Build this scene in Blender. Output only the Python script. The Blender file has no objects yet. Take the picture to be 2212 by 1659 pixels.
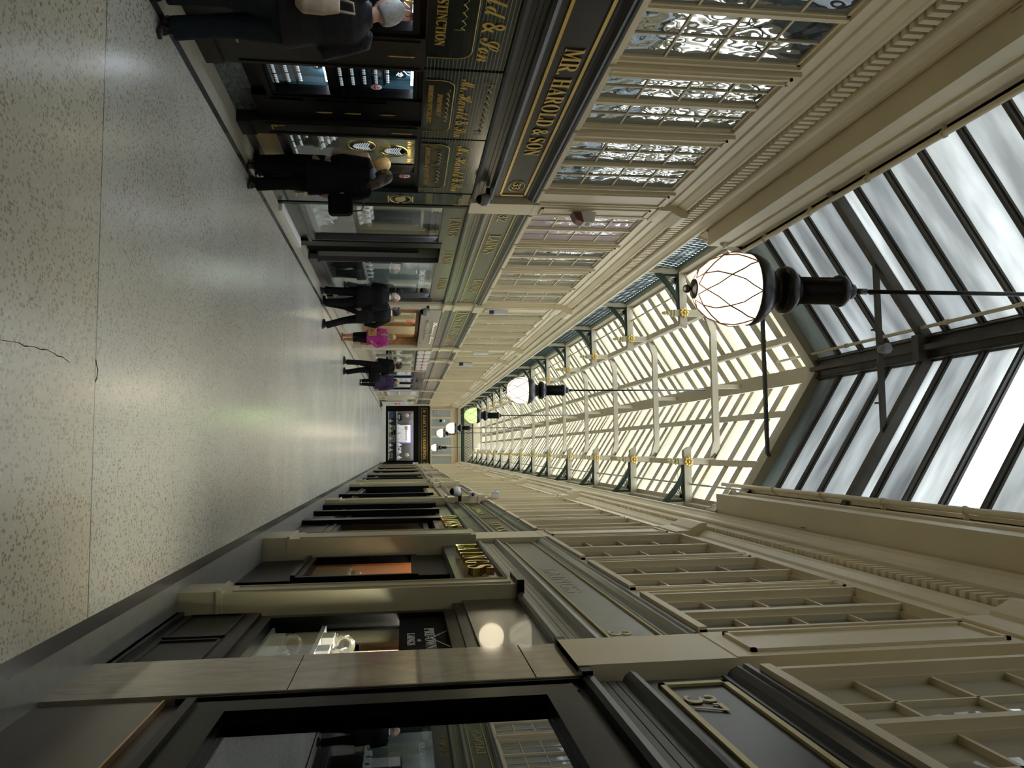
import bpy, bmesh, math, random
from math import pi, sin, cos, radians, sqrt
from mathutils import Vector, Matrix
random.seed(7)
SC = bpy.context.scene
COL = SC.collection

# ------------------------------------------------------------------ helpers
class MB:
    """collects simple solids and links them as one mesh object"""
    def __init__(s):
        s.v = []; s.f = []; s.m = []; s.sm = []
    def add(s, vs, fs, mi=0, smooth=False):
        b = len(s.v)
        s.v += [tuple(v) for v in vs]
        for f in fs:
            s.f.append(tuple(b + i for i in f)); s.m.append(mi); s.sm.append(smooth)
        return s
    def box(s, x0, x1, y0, y1, z0, z1, mi=0):
        x0, x1 = min(x0, x1), max(x0, x1); y0, y1 = min(y0, y1), max(y0, y1); z0, z1 = min(z0, z1), max(z0, z1)
        return s.add([(x0,y0,z0),(x1,y0,z0),(x1,y1,z0),(x0,y1,z0),(x0,y0,z1),(x1,y0,z1),(x1,y1,z1),(x0,y1,z1)],
                     [(0,3,2,1),(4,5,6,7),(0,1,5,4),(1,2,6,5),(2,3,7,6),(3,0,4,7)], mi)
    def bar(s, p, q, w, h, mi=0, up=(0,0,1)):
        p, q = Vector(p), Vector(q); d = (q - p).normalized(); up = Vector(up)
        if abs(d.dot(up)) > .98: up = Vector((0,1,0))
        a = d.cross(up).normalized(); b = a.cross(d).normalized()
        vs = []
        for c in (p, q):
            for i, j in ((-1,-1),(1,-1),(1,1),(-1,1)): vs.append(c + a*(i*w/2) + b*(j*h/2))
        return s.add(vs, [(0,1,2,3),(7,6,5,4),(0,4,5,1),(1,5,6,2),(2,6,7,3),(3,7,4,0)], mi)
    def tube(s, pts, r, n=8, mi=0, cap=True, smooth=True):
        pts = [Vector(p) for p in pts]; k = len(pts)
        rs = r if isinstance(r, (list, tuple)) else [r]*k
        vs = []; prev = None
        for i, p in enumerate(pts):
            d = (pts[min(i+1,k-1)] - pts[max(i-1,0)])
            d = d.normalized() if d.length > 1e-9 else Vector((0,0,1))
            if prev is None:
                ref = Vector((0,0,1)) if abs(d.z) < .9 else Vector((1,0,0))
                a = d.cross(ref).normalized()
            else:
                a = prev - d*prev.dot(d)
                a = a.normalized() if a.length > 1e-6 else d.orthogonal().normalized()
            prev = a; b = d.cross(a)
            rr = rs[i]; ra, rb = rr if isinstance(rr, (tuple, list)) else (rr, rr)
            for j in range(n):
                t = 2*pi*j/n; vs.append(p + a*(cos(t)*ra) + b*(sin(t)*rb))
        fs = [(i*n+j, i*n+(j+1)%n, (i+1)*n+(j+1)%n, (i+1)*n+j) for i in range(k-1) for j in range(n)]
        if cap: fs += [tuple(range(n-1,-1,-1)), tuple(range((k-1)*n, k*n))]
        return s.add(vs, fs, mi, smooth)
    def loft(s, rings, mi=0, cap=True, smooth=True):
        n = len(rings[0]); vs = [p for r in rings for p in r]; k = len(rings)
        fs = [(i*n+j, i*n+(j+1)%n, (i+1)*n+(j+1)%n, (i+1)*n+j) for i in range(k-1) for j in range(n)]
        if cap: fs += [tuple(range(n-1,-1,-1)), tuple(range((k-1)*n, k*n))]
        return s.add(vs, fs, mi, smooth)
    def ell(s, secs, n=16, mi=0, smooth=True):
        """stack of horizontal ellipses (cx,cy,z,rx,ry)"""
        return s.loft([[(cx+rx*cos(2*pi*j/n), cy+ry*sin(2*pi*j/n), z) for j in range(n)] for cx,cy,z,rx,ry in secs], mi, True, smooth)
    def lathe(s, prof, o=(0,0,0), n=20, mi=0, ax='Z', smooth=True):
        rings = []
        for r, h in prof:
            ring = []
            for j in range(n):
                t = 2*pi*j/n; a, b = r*cos(t), r*sin(t)
                ring.append({'Z': (o[0]+a, o[1]+b, o[2]+h), 'Y': (o[0]+a, o[1]+h, o[2]-b), 'X': (o[0]+h, o[1]+a, o[2]+b)}[ax])
            rings.append(ring)
        return s.loft(rings, mi, True, smooth)
    def sphere(s, c, r, n=12, mi=0):
        rx, ry, rz = r if isinstance(r, (tuple, list)) else (r, r, r); k = max(6, n*2//3)
        return s.loft([[(c[0]+rx*sin(pi*i/k)*cos(2*pi*j/n), c[1]+ry*sin(pi*i/k)*sin(2*pi*j/n), c[2]-rz*cos(pi*i/k)) for j in range(n)]
                       for i in [.12]+list(range(1,k))+[k-.12]], mi)
    def profY(s, prof, y0, y1, X, side, mi=0):
        """profile [(d,z)] swept along Y on a facade (X = base plane, side +1 faces +X)"""
        n = len(prof); vs = [(X+side*d, y, z) for y in (y0, y1) for d, z in prof]
        fs = [(i, (i+1)%n, n+(i+1)%n, n+i) for i in range(n)] + [tuple(range(n)), tuple(range(2*n-1, n-1, -1))]
        return s.add(vs, fs, mi)
    def profX(s, prof, x0, x1, Y, mi=0):
        """the same along X on the end wall (faces -Y)"""
        n = len(prof); vs = [(x, Y-d, z) for x in (x0, x1) for d, z in prof]
        fs = [(i, (i+1)%n, n+(i+1)%n, n+i) for i in range(n)] + [tuple(range(n)), tuple(range(2*n-1, n-1, -1))]
        return s.add(vs, fs, mi)
    def poly(s, pts, off, mi=0):
        """flat polygon pts (3-D) given thickness by vector off"""
        n = len(pts); off = Vector(off); vs = [Vector(p) for p in pts] + [Vector(p)+off for p in pts]
        return s.add(vs, [tuple(range(n-1,-1,-1)), tuple(range(n,2*n))] + [(i,(i+1)%n,n+(i+1)%n,n+i) for i in range(n)], mi)
    def obj(s, name, mats, parent=None, bevel=0, local=False):
        if not isinstance(mats, (list, tuple)): mats = [mats]
        if local: o0 = Vector((0,0,0))
        elif parent is not None: o0 = wloc(parent)
        else:
            xs, ys, zs = zip(*s.v); o0 = Vector(((min(xs)+max(xs))/2, (min(ys)+max(ys))/2, min(zs)))
        me = bpy.data.meshes.new(name)
        me.from_pydata([(x-o0.x, y-o0.y, z-o0.z) for x,y,z in s.v], [], s.f)
        for m in mats: me.materials.append(m)
        me.polygons.foreach_set('material_index', s.m); me.polygons.foreach_set('use_smooth', s.sm)
        bm = bmesh.new(); bm.from_mesh(me); bmesh.ops.recalc_face_normals(bm, faces=bm.faces); bm.to_mesh(me); bm.free()
        me.update()
        ob = bpy.data.objects.new(name, me); COL.objects.link(ob)
        if parent is not None: ob.parent = parent
        else: ob.location = o0
        if bevel:
            b = ob.modifiers.new('Bevel', 'BEVEL'); b.width = bevel; b.segments = 2; b.limit_method = 'ANGLE'
        return ob

def wloc(o):
    v = Vector((0,0,0))
    while o is not None: v = v + o.location; o = o.parent
    return v
ORD = 'first second third fourth fifth sixth seventh eighth ninth tenth eleventh twelfth thirteenth fourteenth fifteenth'.split()
SIDES = (('left hand shops','shops on the shopper side'),('right hand shops','shops on the marble pier side'),('the left wall','the shopper side wall'),('the right wall','the pier side wall'),
         ('on the left','on the shopper side'),('on the right','on the pier side'),('upper left','the high shopper side'),('lower left','the low shopper side'),('lower right','the low pier side'),('upper right','the high pier side'),
         ('door right of','door on the pier side of'),('hanging to the right before','hanging towards the pier side before'),('at the bottom of the picture','beside the marble pier'),('at the bottom corner over','farther from the marble pier, over'),
         ('at the picture corner','nearer the view'),('top left','top shopper side corner'),('left','shopper side'),('right','pier side'))
def plain(t):
    """the photograph lies on its side, so sides are named by what stands there: the shoppers, or the marble pier"""
    t = t.replace('upright', 'up#').replace('bright', 'br#')
    for a, b in SIDES: t = t.replace(a, b)
    return t.replace('up#', 'upright').replace('br#', 'bright')
def tag(o, label=None, cat=None, group=None, kind=None):
    if label: o['label'] = plain(label)
    if cat: o['category'] = cat
    if group: o['group'] = group
    if kind: o['kind'] = kind
    return o
def root(name, label, cat, loc, group=None, kind=None):
    o = bpy.data.objects.new(name, None); o.empty_display_size = .1; COL.objects.link(o); o.location = loc
    return tag(o, label, cat, group, kind)
def struct(o, label, cat, group=None): return tag(o, label, cat, group, 'structure')
def kids(o): return KIDS.get(o.name, [])
def dup(o, loc=None, rz=None, label=None, parent=None, group=None):
    c = o.copy(); COL.objects.link(c)
    if parent is not None: c.parent = parent
    if loc is not None: c.location = loc
    if rz is not None: c.rotation_euler[2] = rz
    if label: c['label'] = plain(label)
    if group: c['group'] = group
    for ch in [x for x in o.children]: dup(ch, parent=c)
    return c

def mathbold(t):
    o = ''
    for c in t:
        if 'A' <= c <= 'Z': o += chr(0x1D400+ord(c)-65)
        elif 'a' <= c <= 'z': o += chr(0x1D41A+ord(c)-97)
        elif '0' <= c <= '9': o += chr(0x1D7CE+ord(c)-48)
        else: o += c
    return o
def mathscript(t):
    o = ''
    for c in t:
        if 'A' <= c <= 'Z': o += chr(0x1D4D0+ord(c)-65)
        elif 'a' <= c <= 'z': o += chr(0x1D4EA+ord(c)-97)
        else: o += c
    return o
TXT = {}
def text(t, font, parent, mat, a, b, zc, h, face, plane, depth=.012, name='lettering', label=None):
    """lettering from a to b along the wall (reading direction), capital height h centred on zc.
    face 'L' (left wall, reads towards +Y), 'R' (right wall, reads towards -Y), 'E' (end wall, reads towards +X); plane = X or Y of the surface"""
    key = (t, font)
    if key not in TXT:
        cu = bpy.data.curves.new('txt', 'FONT')
        cu.body = mathbold(t) if font == 'serif' else mathscript(t) if font == 'script' else t
        cu.extrude = .5
        tmp = bpy.data.objects.new('txt', cu); COL.objects.link(tmp)
        dg = bpy.context.evaluated_depsgraph_get()
        me = bpy.data.meshes.new_from_object(tmp.evaluated_get(dg))
        vs = [tuple(v.co) for v in me.vertices]; fs = [tuple(p.vertices) for p in me.polygons]
        bpy.data.objects.remove(tmp); bpy.data.curves.remove(cu); bpy.data.meshes.remove(me)
        TXT[key] = (vs, fs)
    vs, fs = TXT[key]
    x0 = min(v[0] for v in vs); x1 = max(v[0] for v in vs); y0 = min(v[1] for v in vs); y1 = max(v[1] for v in vs)
    mb = MB(); out = []
    for x, y, z in vs:
        u = a + (x-x0)/(x1-x0)*(b-a); w = zc + ((y-y0)/(y1-y0)-.5)*h; d = (z+.5)*depth
        out.append({'L': (plane+d, u, w), 'R': (plane-d, -u, w), 'E': (u, plane-d, w)}[face])
    mb.add(out, fs)
    o = mb.obj(name, mat, parent)
    if label: o['label'] = label
    return o

# ------------------------------------------------------------------ materials
def newmat(name):
    m = bpy.data.materials.new(name); m.use_nodes = True; nt = m.node_tree; nt.nodes.clear()
    out = nt.nodes.new('ShaderNodeOutputMaterial')
    return m, nt, out
def pmat(name, col, rough=.5, metal=0, noise=.0, nscale=6, bump=0, bscale=40, spec=.5, coat=0, emit=None, es=0):
    m, nt, out = newmat(name)
    p = nt.nodes.new('ShaderNodeBsdfPrincipled'); nt.links.new(p.outputs[0], out.inputs[0])
    p.inputs['Base Color'].default_value = (*col, 1); p.inputs['Roughness'].default_value = rough
    p.inputs['Metallic'].default_value = metal; p.inputs['Specular IOR Level'].default_value = spec
    p.inputs['Coat Weight'].default_value = coat
    if emit: p.inputs['Emission Color'].default_value = (*emit, 1); p.inputs['Emission Strength'].default_value = es
    if noise or bump:
        g = nt.nodes.new('ShaderNodeNewGeometry')
    if noise:
        n = nt.nodes.new('ShaderNodeTexNoise'); n.inputs['Scale'].default_value = nscale; n.inputs['Detail'].default_value = 5
        nt.links.new(g.outputs['Position'], n.inputs['Vector'])
        r = nt.nodes.new('ShaderNodeValToRGB'); e = r.color_ramp.elements
        e[0].position = .3; e[1].position = .7
        e[0].color = (*[c*(1-noise) for c in col], 1); e[1].color = (*[min(1, c*(1+noise)) for c in col], 1)
        nt.links.new(n.outputs['Fac'], r.inputs[0]); nt.links.new(r.outputs[0], p.inputs['Base Color'])
    if bump:
        n2 = nt.nodes.new('ShaderNodeTexNoise'); n2.inputs['Scale'].default_value = bscale; n2.inputs['Detail'].default_value = 3
        nt.links.new(g.outputs['Position'], n2.inputs['Vector'])
        b = nt.nodes.new('ShaderNodeBump'); b.inputs['Strength'].default_value = bump; b.inputs['Distance'].default_value = .02
        nt.links.new(n2.outputs['Fac'], b.inputs['Height']); nt.links.new(b.outputs[0], p.inputs['Normal'])
    return m
def schlick(nt, f0):
    # reflectance of one face of a thin pane, the same from both sides
    geo = nt.nodes.new('ShaderNodeNewGeometry'); d = nt.nodes.new('ShaderNodeVectorMath'); d.operation = 'DOT_PRODUCT'
    nt.links.new(geo.outputs['Normal'], d.inputs[0]); nt.links.new(geo.outputs['Incoming'], d.inputs[1])
    ab = nt.nodes.new('ShaderNodeMath'); ab.operation = 'ABSOLUTE'; nt.links.new(d.outputs['Value'], ab.inputs[0])
    om = nt.nodes.new('ShaderNodeMath'); om.operation = 'SUBTRACT'; om.inputs[0].default_value = 1; nt.links.new(ab.outputs[0], om.inputs[1])
    pw = nt.nodes.new('ShaderNodeMath'); pw.operation = 'POWER'; pw.inputs[1].default_value = 5; nt.links.new(om.outputs[0], pw.inputs[0])
    ma = nt.nodes.new('ShaderNodeMath'); ma.operation = 'MULTIPLY_ADD'; ma.inputs[1].default_value = 1-f0; ma.inputs[2].default_value = f0; nt.links.new(pw.outputs[0], ma.inputs[0])
    return ma.outputs[0]
def glassmat(name, tint=(1,1,1), ior=1.5, rough=0, extra=0.0):
    """thin architectural glass: clear with fresnel reflection"""
    m, nt, out = newmat(name)
    t = nt.nodes.new('ShaderNodeBsdfTransparent'); t.inputs[0].default_value = (*tint, 1)
    g = nt.nodes.new('ShaderNodeBsdfGlossy'); g.inputs['Roughness'].default_value = rough; g.inputs[0].default_value = (.95,.97,1,1)
    f = schlick(nt, ((ior-1)/(ior+1))**2+extra)
    mx = nt.nodes.new('ShaderNodeMixShader'); nt.links.new(f, mx.inputs[0])
    nt.links.new(t.outputs[0], mx.inputs[1]); nt.links.new(g.outputs[0], mx.inputs[2]); nt.links.new(mx.outputs[0], out.inputs[0])
    return m
def oldpane(name, col, refl=.3, wave=.35):
    """old wavy window glass in front of a dark or blinded room"""
    m, nt, out = newmat(name)
    d = nt.nodes.new('ShaderNodeBsdfDiffuse'); d.inputs[0].default_value = (*col, 1)
    g = nt.nodes.new('ShaderNodeBsdfGlossy'); g.inputs['Roughness'].default_value = .02; g.inputs[0].default_value = (.9,.95,1,1)
    geo = nt.nodes.new('ShaderNodeNewGeometry')
    n = nt.nodes.new('ShaderNodeTexNoise'); n.inputs['Scale'].default_value = 2.6; n.inputs['Detail'].default_value = 1.5
    nt.links.new(geo.outputs['Position'], n.inputs['Vector'])
    b = nt.nodes.new('ShaderNodeBump'); b.inputs['Strength'].default_value = wave; b.inputs['Distance'].default_value = .05
    nt.links.new(n.outputs['Fac'], b.inputs['Height']); nt.links.new(b.outputs[0], g.inputs['Normal'])
    f = nt.nodes.new('ShaderNodeFresnel'); f.inputs[0].default_value = 1.5
    a = nt.nodes.new('ShaderNodeMath'); a.operation = 'MULTIPLY_ADD'; a.inputs[1].default_value = 1-refl; a.inputs[2].default_value = refl
    nt.links.new(f.outputs[0], a.inputs[0])
    mx = nt.nodes.new('ShaderNodeMixShader'); nt.links.new(a.outputs[0], mx.inputs[0])
    nt.links.new(d.outputs[0], mx.inputs[1]); nt.links.new(g.outputs[0], mx.inputs[2]); nt.links.new(mx.outputs[0], out.inputs[0])
    return m
def emat(name, col, s):
    m, nt, out = newmat(name)
    e = nt.nodes.new('ShaderNodeEmission'); e.inputs[0].default_value = (*col, 1); e.inputs[1].default_value = s
    nt.links.new(e.outputs[0], out.inputs[0]); return m
def frosted(name, col, through):
    """dirty translucent wired roof glass"""
    m, nt, out = newmat(name)
    tl = nt.nodes.new('ShaderNodeBsdfTranslucent'); tr = nt.nodes.new('ShaderNodeBsdfTransparent'); tr.inputs[0].default_value = (.8,.85,.9,1)
    geo = nt.nodes.new('ShaderNodeNewGeometry'); mp = nt.nodes.new('ShaderNodeMapping'); mp.inputs['Scale'].default_value = (.5, 1.9, .5)
    nt.links.new(geo.outputs['Position'], mp.inputs[0])
    n = nt.nodes.new('ShaderNodeTexNoise'); n.inputs['Scale'].default_value = 1.1; n.inputs['Detail'].default_value = 4
    nt.links.new(mp.outputs[0], n.inputs['Vector'])
    r = nt.nodes.new('ShaderNodeValToRGB'); e = r.color_ramp.elements
    e[0].position = .32; e[1].position = .68; e[0].color = (*[c*.5 for c in col], 1); e[1].color = (*col, 1)
    nt.links.new(n.outputs['Fac'], r.inputs[0]); nt.links.new(r.outputs[0], tl.inputs[0])
    mx = nt.nodes.new('ShaderNodeMixShader'); mx.inputs[0].default_value = through
    nt.links.new(tl.outputs[0], mx.inputs[1]); nt.links.new(tr.outputs[0], mx.inputs[2])
    nt.links.new(mx.outputs[0], out.inputs[0]); return m
def stripes(name, c0, c1, per, duty=.18, rough=.25, axis=2):
    """fine horizontal pinstripes"""
    m, nt, out = newmat(name)
    p = nt.nodes.new('ShaderNodeBsdfPrincipled'); nt.links.new(p.outputs[0], out.inputs[0]); p.inputs['Roughness'].default_value = rough
    geo = nt.nodes.new('ShaderNodeNewGeometry'); sp = nt.nodes.new('ShaderNodeSeparateXYZ'); nt.links.new(geo.outputs['Position'], sp.inputs[0])
    a = nt.nodes.new('ShaderNodeMath'); a.operation = 'DIVIDE'; a.inputs[1].default_value = per; nt.links.new(sp.outputs[axis], a.inputs[0])
    fr = nt.nodes.new('ShaderNodeMath'); fr.operation = 'FRACT'; nt.links.new(a.outputs[0], fr.inputs[0])
    l = nt.nodes.new('ShaderNodeMath'); l.operation = 'LESS_THAN'; l.inputs[1].default_value = duty; nt.links.new(fr.outputs[0], l.inputs[0])
    mx = nt.nodes.new('ShaderNodeMix'); mx.data_type = 'RGBA'; mx.inputs[6].default_value = (*c0,1); mx.inputs[7].default_value = (*c1,1)
    nt.links.new(l.outputs[0], mx.inputs[0]); nt.links.new(mx.outputs[2], p.inputs['Base Color']); return m
def veined(name, c0, c1, scale, rough, stretch=(1,1,1), dist=2.5):
    m, nt, out = newmat(name)
    p = nt.nodes.new('ShaderNodeBsdfPrincipled'); nt.links.new(p.outputs[0], out.inputs[0]); p.inputs['Roughness'].default_value = rough
    geo = nt.nodes.new('ShaderNodeNewGeometry'); mp = nt.nodes.new('ShaderNodeMapping'); mp.inputs['Scale'].default_value = stretch
    nt.links.new(geo.outputs['Position'], mp.inputs[0])
    n = nt.nodes.new('ShaderNodeTexNoise'); n.inputs['Scale'].default_value = scale; n.inputs['Detail'].default_value = 8; n.inputs['Distortion'].default_value = dist
    nt.links.new(mp.outputs[0], n.inputs['Vector'])
    r = nt.nodes.new('ShaderNodeValToRGB'); e = r.color_ramp.elements; e[0].position = .35; e[1].position = .7; e[0].color = (*c0,1); e[1].color = (*c1,1)
    nt.links.new(n.outputs['Fac'], r.inputs[0]); nt.links.new(r.outputs[0], p.inputs['Base Color']); return m
def terrazzo(name):
    m, nt, out = newmat(name); L = nt.links.new; N = nt.nodes.new
    p = N('ShaderNodeBsdfPrincipled'); L(p.outputs[0], out.inputs[0])
    geo = N('ShaderNodeNewGeometry'); sp = N('ShaderNodeSeparateXYZ'); L(geo.outputs['Position'], sp.inputs[0])
    # warm hue nearest; greyer beyond the joint, with reflection put into the colour
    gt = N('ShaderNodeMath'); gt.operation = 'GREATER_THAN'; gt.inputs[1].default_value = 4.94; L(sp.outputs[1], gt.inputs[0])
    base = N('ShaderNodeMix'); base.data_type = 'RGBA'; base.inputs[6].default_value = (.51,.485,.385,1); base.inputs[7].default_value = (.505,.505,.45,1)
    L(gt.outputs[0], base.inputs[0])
    big = N('ShaderNodeTexNoise'); big.inputs['Scale'].default_value = .55; big.inputs['Detail'].default_value = 3; L(geo.outputs['Position'], big.inputs['Vector'])
    bm_ = N('ShaderNodeMix'); bm_.data_type = 'RGBA'; bm_.blend_type = 'MULTIPLY'; bm_.inputs[0].default_value = 1
    br = N('ShaderNodeValToRGB'); e = br.color_ramp.elements; e[0].position=.3; e[1].position=.7; e[0].color=(.86,.86,.88,1); e[1].color=(1,1,.98,1)
    L(big.outputs['Fac'], br.inputs[0]); L(base.outputs[2], bm_.inputs[6]); L(br.outputs[0], bm_.inputs[7])
    col = bm_.outputs[2]
    for sc, thr, chip, wr in ((40, .52, (.27,.16,.115,1), 17), (52, .60, (.17,.155,.14,1), 23), (46, .56, (.62,.59,.50,1), 19), (34, .62, (.30,.20,.13,1), 41)):
        mp = N('ShaderNodeMapping'); mp.inputs['Location'].default_value = (wr, wr*.7, 0); L(geo.outputs['Position'], mp.inputs[0])
        vo = N('ShaderNodeTexVoronoi'); vo.inputs['Scale'].default_value = sc; L(mp.outputs[0], vo.inputs['Vector'])
        s2 = N('ShaderNodeSeparateColor'); L(vo.outputs['Color'], s2.inputs[0])
        g1 = N('ShaderNodeMath'); g1.operation='GREATER_THAN'; g1.inputs[1].default_value=thr+.2; L(s2.outputs[0], g1.inputs[0])
        l1 = N('ShaderNodeMath'); l1.operation='LESS_THAN'; l1.inputs[1].default_value=.42; L(vo.outputs['Distance'], l1.inputs[0])
        mu = N('ShaderNodeMath'); mu.operation='MULTIPLY'; L(g1.outputs[0], mu.inputs[0]); L(l1.outputs[0], mu.inputs[1])
        # patches where chips are denser
        nz = N('ShaderNodeTexNoise'); nz.inputs['Scale'].default_value = 1.3; L(mp.outputs[0], nz.inputs['Vector'])
        m2 = N('ShaderNodeMath'); m2.operation='MULTIPLY'; L(mu.outputs[0], m2.inputs[0])
        ra = N('ShaderNodeMapRange'); ra.inputs[1].default_value=.35; ra.inputs[2].default_value=.65; ra.inputs[3].default_value=.35; ra.inputs[4].default_value=.9
        L(nz.outputs['Fac'], ra.inputs[0]); L(ra.outputs[0], m2.inputs[1])
        mx = N('ShaderNodeMix'); mx.data_type='RGBA'; mx.inputs[7].default_value = chip
        L(m2.outputs[0], mx.inputs[0]); L(col, mx.inputs[6]); col = mx.outputs[2]
    # thin joints across the floor
    seams = None
    for y in (4.94, 12.3, 19.8, 27.5, 35, 43, 51):
        d = N('ShaderNodeMath'); d.operation='SUBTRACT'; d.inputs[1].default_value=y; L(sp.outputs[1], d.inputs[0])
        ab = N('ShaderNodeMath'); ab.operation='ABSOLUTE'; L(d.outputs[0], ab.inputs[0])
        lt = N('ShaderNodeMath'); lt.operation='LESS_THAN'; lt.inputs[1].default_value=.006; L(ab.outputs[0], lt.inputs[0])
        if seams is None: seams = lt.outputs[0]
        else:
            ad = N('ShaderNodeMath'); ad.operation='MAXIMUM'; L(seams, ad.inputs[0]); L(lt.outputs[0], ad.inputs[1]); seams = ad.outputs[0]
    mx = N('ShaderNodeMix'); mx.data_type='RGBA'; mx.inputs[7].default_value=(.10,.085,.07,1); L(seams, mx.inputs[0]); L(col, mx.inputs[6])
    L(mx.outputs[2], p.inputs['Base Color'])
    rn = N('ShaderNodeMapRange'); rn.inputs[3].default_value=.20; rn.inputs[4].default_value=.30; L(big.outputs['Fac'], rn.inputs[0]); L(rn.outputs[0], p.inputs['Roughness'])
    p.inputs['Specular IOR Level'].default_value = .55
    return m

M = dict(
 cream = pmat('cream_paint', (.70,.61,.415), .45, noise=.05, nscale=1.2),
 cream2 = pmat('stone_cream_paint', (.64,.57,.42), .38, noise=.05, nscale=2),
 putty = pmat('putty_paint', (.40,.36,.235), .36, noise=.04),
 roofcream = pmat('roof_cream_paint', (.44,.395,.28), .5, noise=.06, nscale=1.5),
 steel = pmat('dark_bronze_steel', (.055,.048,.036), .5, noise=.2),
 charcoal = pmat('charcoal_paint', (.013,.0125,.012), .34, noise=.25, nscale=3, spec=.2),
 charcoal2 = pmat('grey_fascia_paint', (.085,.08,.07), .35, noise=.15, nscale=3),
 greygreen = pmat('grey_green_fascia', (.12,.12,.085), .35, noise=.1),
 slate = pmat('slate_grey_paint', (.075,.07,.075), .3),
 black = pmat('black_paint', (.004,.004,.0045), .3, spec=.09),
 blackm = pmat('matt_black', (.004,.004,.0045), .7, spec=.06),
 iron = pmat('black_iron', (.012,.012,.013), .28, bump=.1, bscale=60),
 gold = pmat('gold_leaf', (.62,.43,.11), .32, metal=.55),
 palegold = pmat('pale_gilt', (.52,.45,.20), .45, metal=.2),
 bronze = pmat('bronze_letter', (.42,.27,.13), .3, metal=.7),
 brass = pmat('polished_brass', (.75,.55,.2), .18, metal=1),
 silver = pmat('polished_silver', (.8,.8,.82), .15, metal=1),
 white = pmat('white_paint', (.8,.8,.78), .4),
 whitesat = pmat('white_display_satin', (.85,.84,.83), .5),
 grey = pmat('grey_felt', (.25,.25,.25), .8),
 dgreen = pmat('bottle_green_iron', (.008,.026,.014), .4),
 stripe = stripes('green_pinstripe_glass', (.016,.022,.02), (.13,.17,.165), .034, .22, .2),
 tablet = pmat('black_green_tablet', (.010,.014,.0125), .15, coat=.3),
 greenglass = pmat('grey_green_glass', (.035,.055,.045), .08, coat=.5),
 stone = veined('beige_marble', (.33,.28,.215), (.46,.40,.31), 2.2, .07, (1,3.0,1.1), 1.5),
 granite = veined('brown_granite', (.055,.038,.028), (.085,.062,.045), 9, .25),
 marble = veined('blue_grey_marble', (.05,.075,.085), (.16,.20,.22), 5, .18, (1,1,2)),
 terrazzo = terrazzo('terrazzo'),
 band = pmat('dark_floor_band', (.05,.047,.048), .25, noise=.15, nscale=4),
 margin = pmat('pale_floor_margin', (.42,.39,.31), .3, noise=.08, nscale=9), margin2 = pmat('grey_floor_margin', (.15,.148,.132), .36, noise=.1, nscale=9), stripwarm2 = emat('bright_warm_strip', (1,.9,.72), 200),
 wood = pmat('oak_veneer', (.27,.13,.055), .35, noise=.25, nscale=7),
 tan = pmat('tan_panel', (.50,.36,.16), .4),
 beige = pmat('beige_sign', (.44,.385,.30), .5),
 bluefelt = pmat('teal_backdrop', (.018,.06,.085), .6, noise=.35, nscale=9),
 greyback = pmat('grey_green_backdrop', (.22,.24,.2), .6),
 creamback = pmat('ivory_backdrop', (.62,.58,.44), .6),
 glass = glassmat('shop_glass', (.93,.96,.95), 1.5),
 darkglass = glassmat('dark_shop_glass', (.35,.38,.42), 1.55, extra=.12),
 roofglass = glassmat('clear_roof_glass', (.96,.98,1), 1.45),
 frostw = frosted('frosted_gutter_glass', (.42,.45,.46), .0),
 frost = frosted('frosted_roof_glass', (.42,.43,.425), .02), frostd = frosted('mossy_glass_painted_shade', (.15,.16,.15), .0), frostm = frosted('dusty_glass_painted_shade', (.30,.31,.31), .01), frostc = frosted('cleaner_roof_glass', (.62,.65,.68), .06),  # darker glass tones hold moss and dust plus painted shade of the gable
 pane = oldpane('wavy_upper_pane', (.07,.085,.095), .42, .5),
 paneb = oldpane('blinded_upper_pane', (.46,.42,.33), .10, .2),
 panep = oldpane('pink_blind_pane', (.50,.40,.41), .10, .2),
 panew = oldpane('pale_upper_pane', (.26,.26,.22), .3, .3),
 paneblue = oldpane('leaded_blue_pane', (.42,.48,.47), .10, .15),
 lampglow = emat('lit_opal_globe', (1,.93,.66), 1.75),
 lampgreen = emat('lit_green_globe', (.62,1,.32), 1.25),
 lampwarm = emat('lit_warm_globe', (1,.86,.6), 1.5),
 strip = emat('cool_strip_light', (.85,.9,1), 45),
 stripw = emat('warm_strip_light', (1,.88,.68), 45),
 stripend = emat('violet_strip_light', (.9,.88,1), 110),
 lead = pmat('lead_line', (.18,.07,.04), .5),
 cctv = pmat('white_camera_shell', (.62,.62,.60), .35),
 grille = pmat('grey_camera_shell', (.28,.28,.28), .35),
 redpl = pmat('maroon_plastic', (.14,.03,.03), .35),
 plum = pmat('dark_blue_plastic', (.03,.03,.12), .3),
 text_grey = pmat('silver_vinyl', (.6,.6,.6), .4),
 blueink = pmat('blue_card', (.12,.25,.7), .5), redink = pmat('red_vinyl', (.6,.03,.03), .4), pinkcard = pmat('pink_sticker', (.75,.52,.5), .5),
 card = pmat('printed_card', (.7,.68,.62), .6, noise=.1), paper_gold = pmat('gold_card', (.62,.55,.3), .5),
 diamond = pmat('stones_with_added_glow', (.9,.93,1), .08, metal=.6, emit=(.9,.95,1), es=.35),  # faint emission added to the stones to stand for their glints
 orange = pmat('orange_interior', (.5,.2,.06), .4), coral = pmat('coral_stone', (.6,.32,.22), .4), redwatch = pmat('red_leather', (.45,.05,.06), .5),
)
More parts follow.
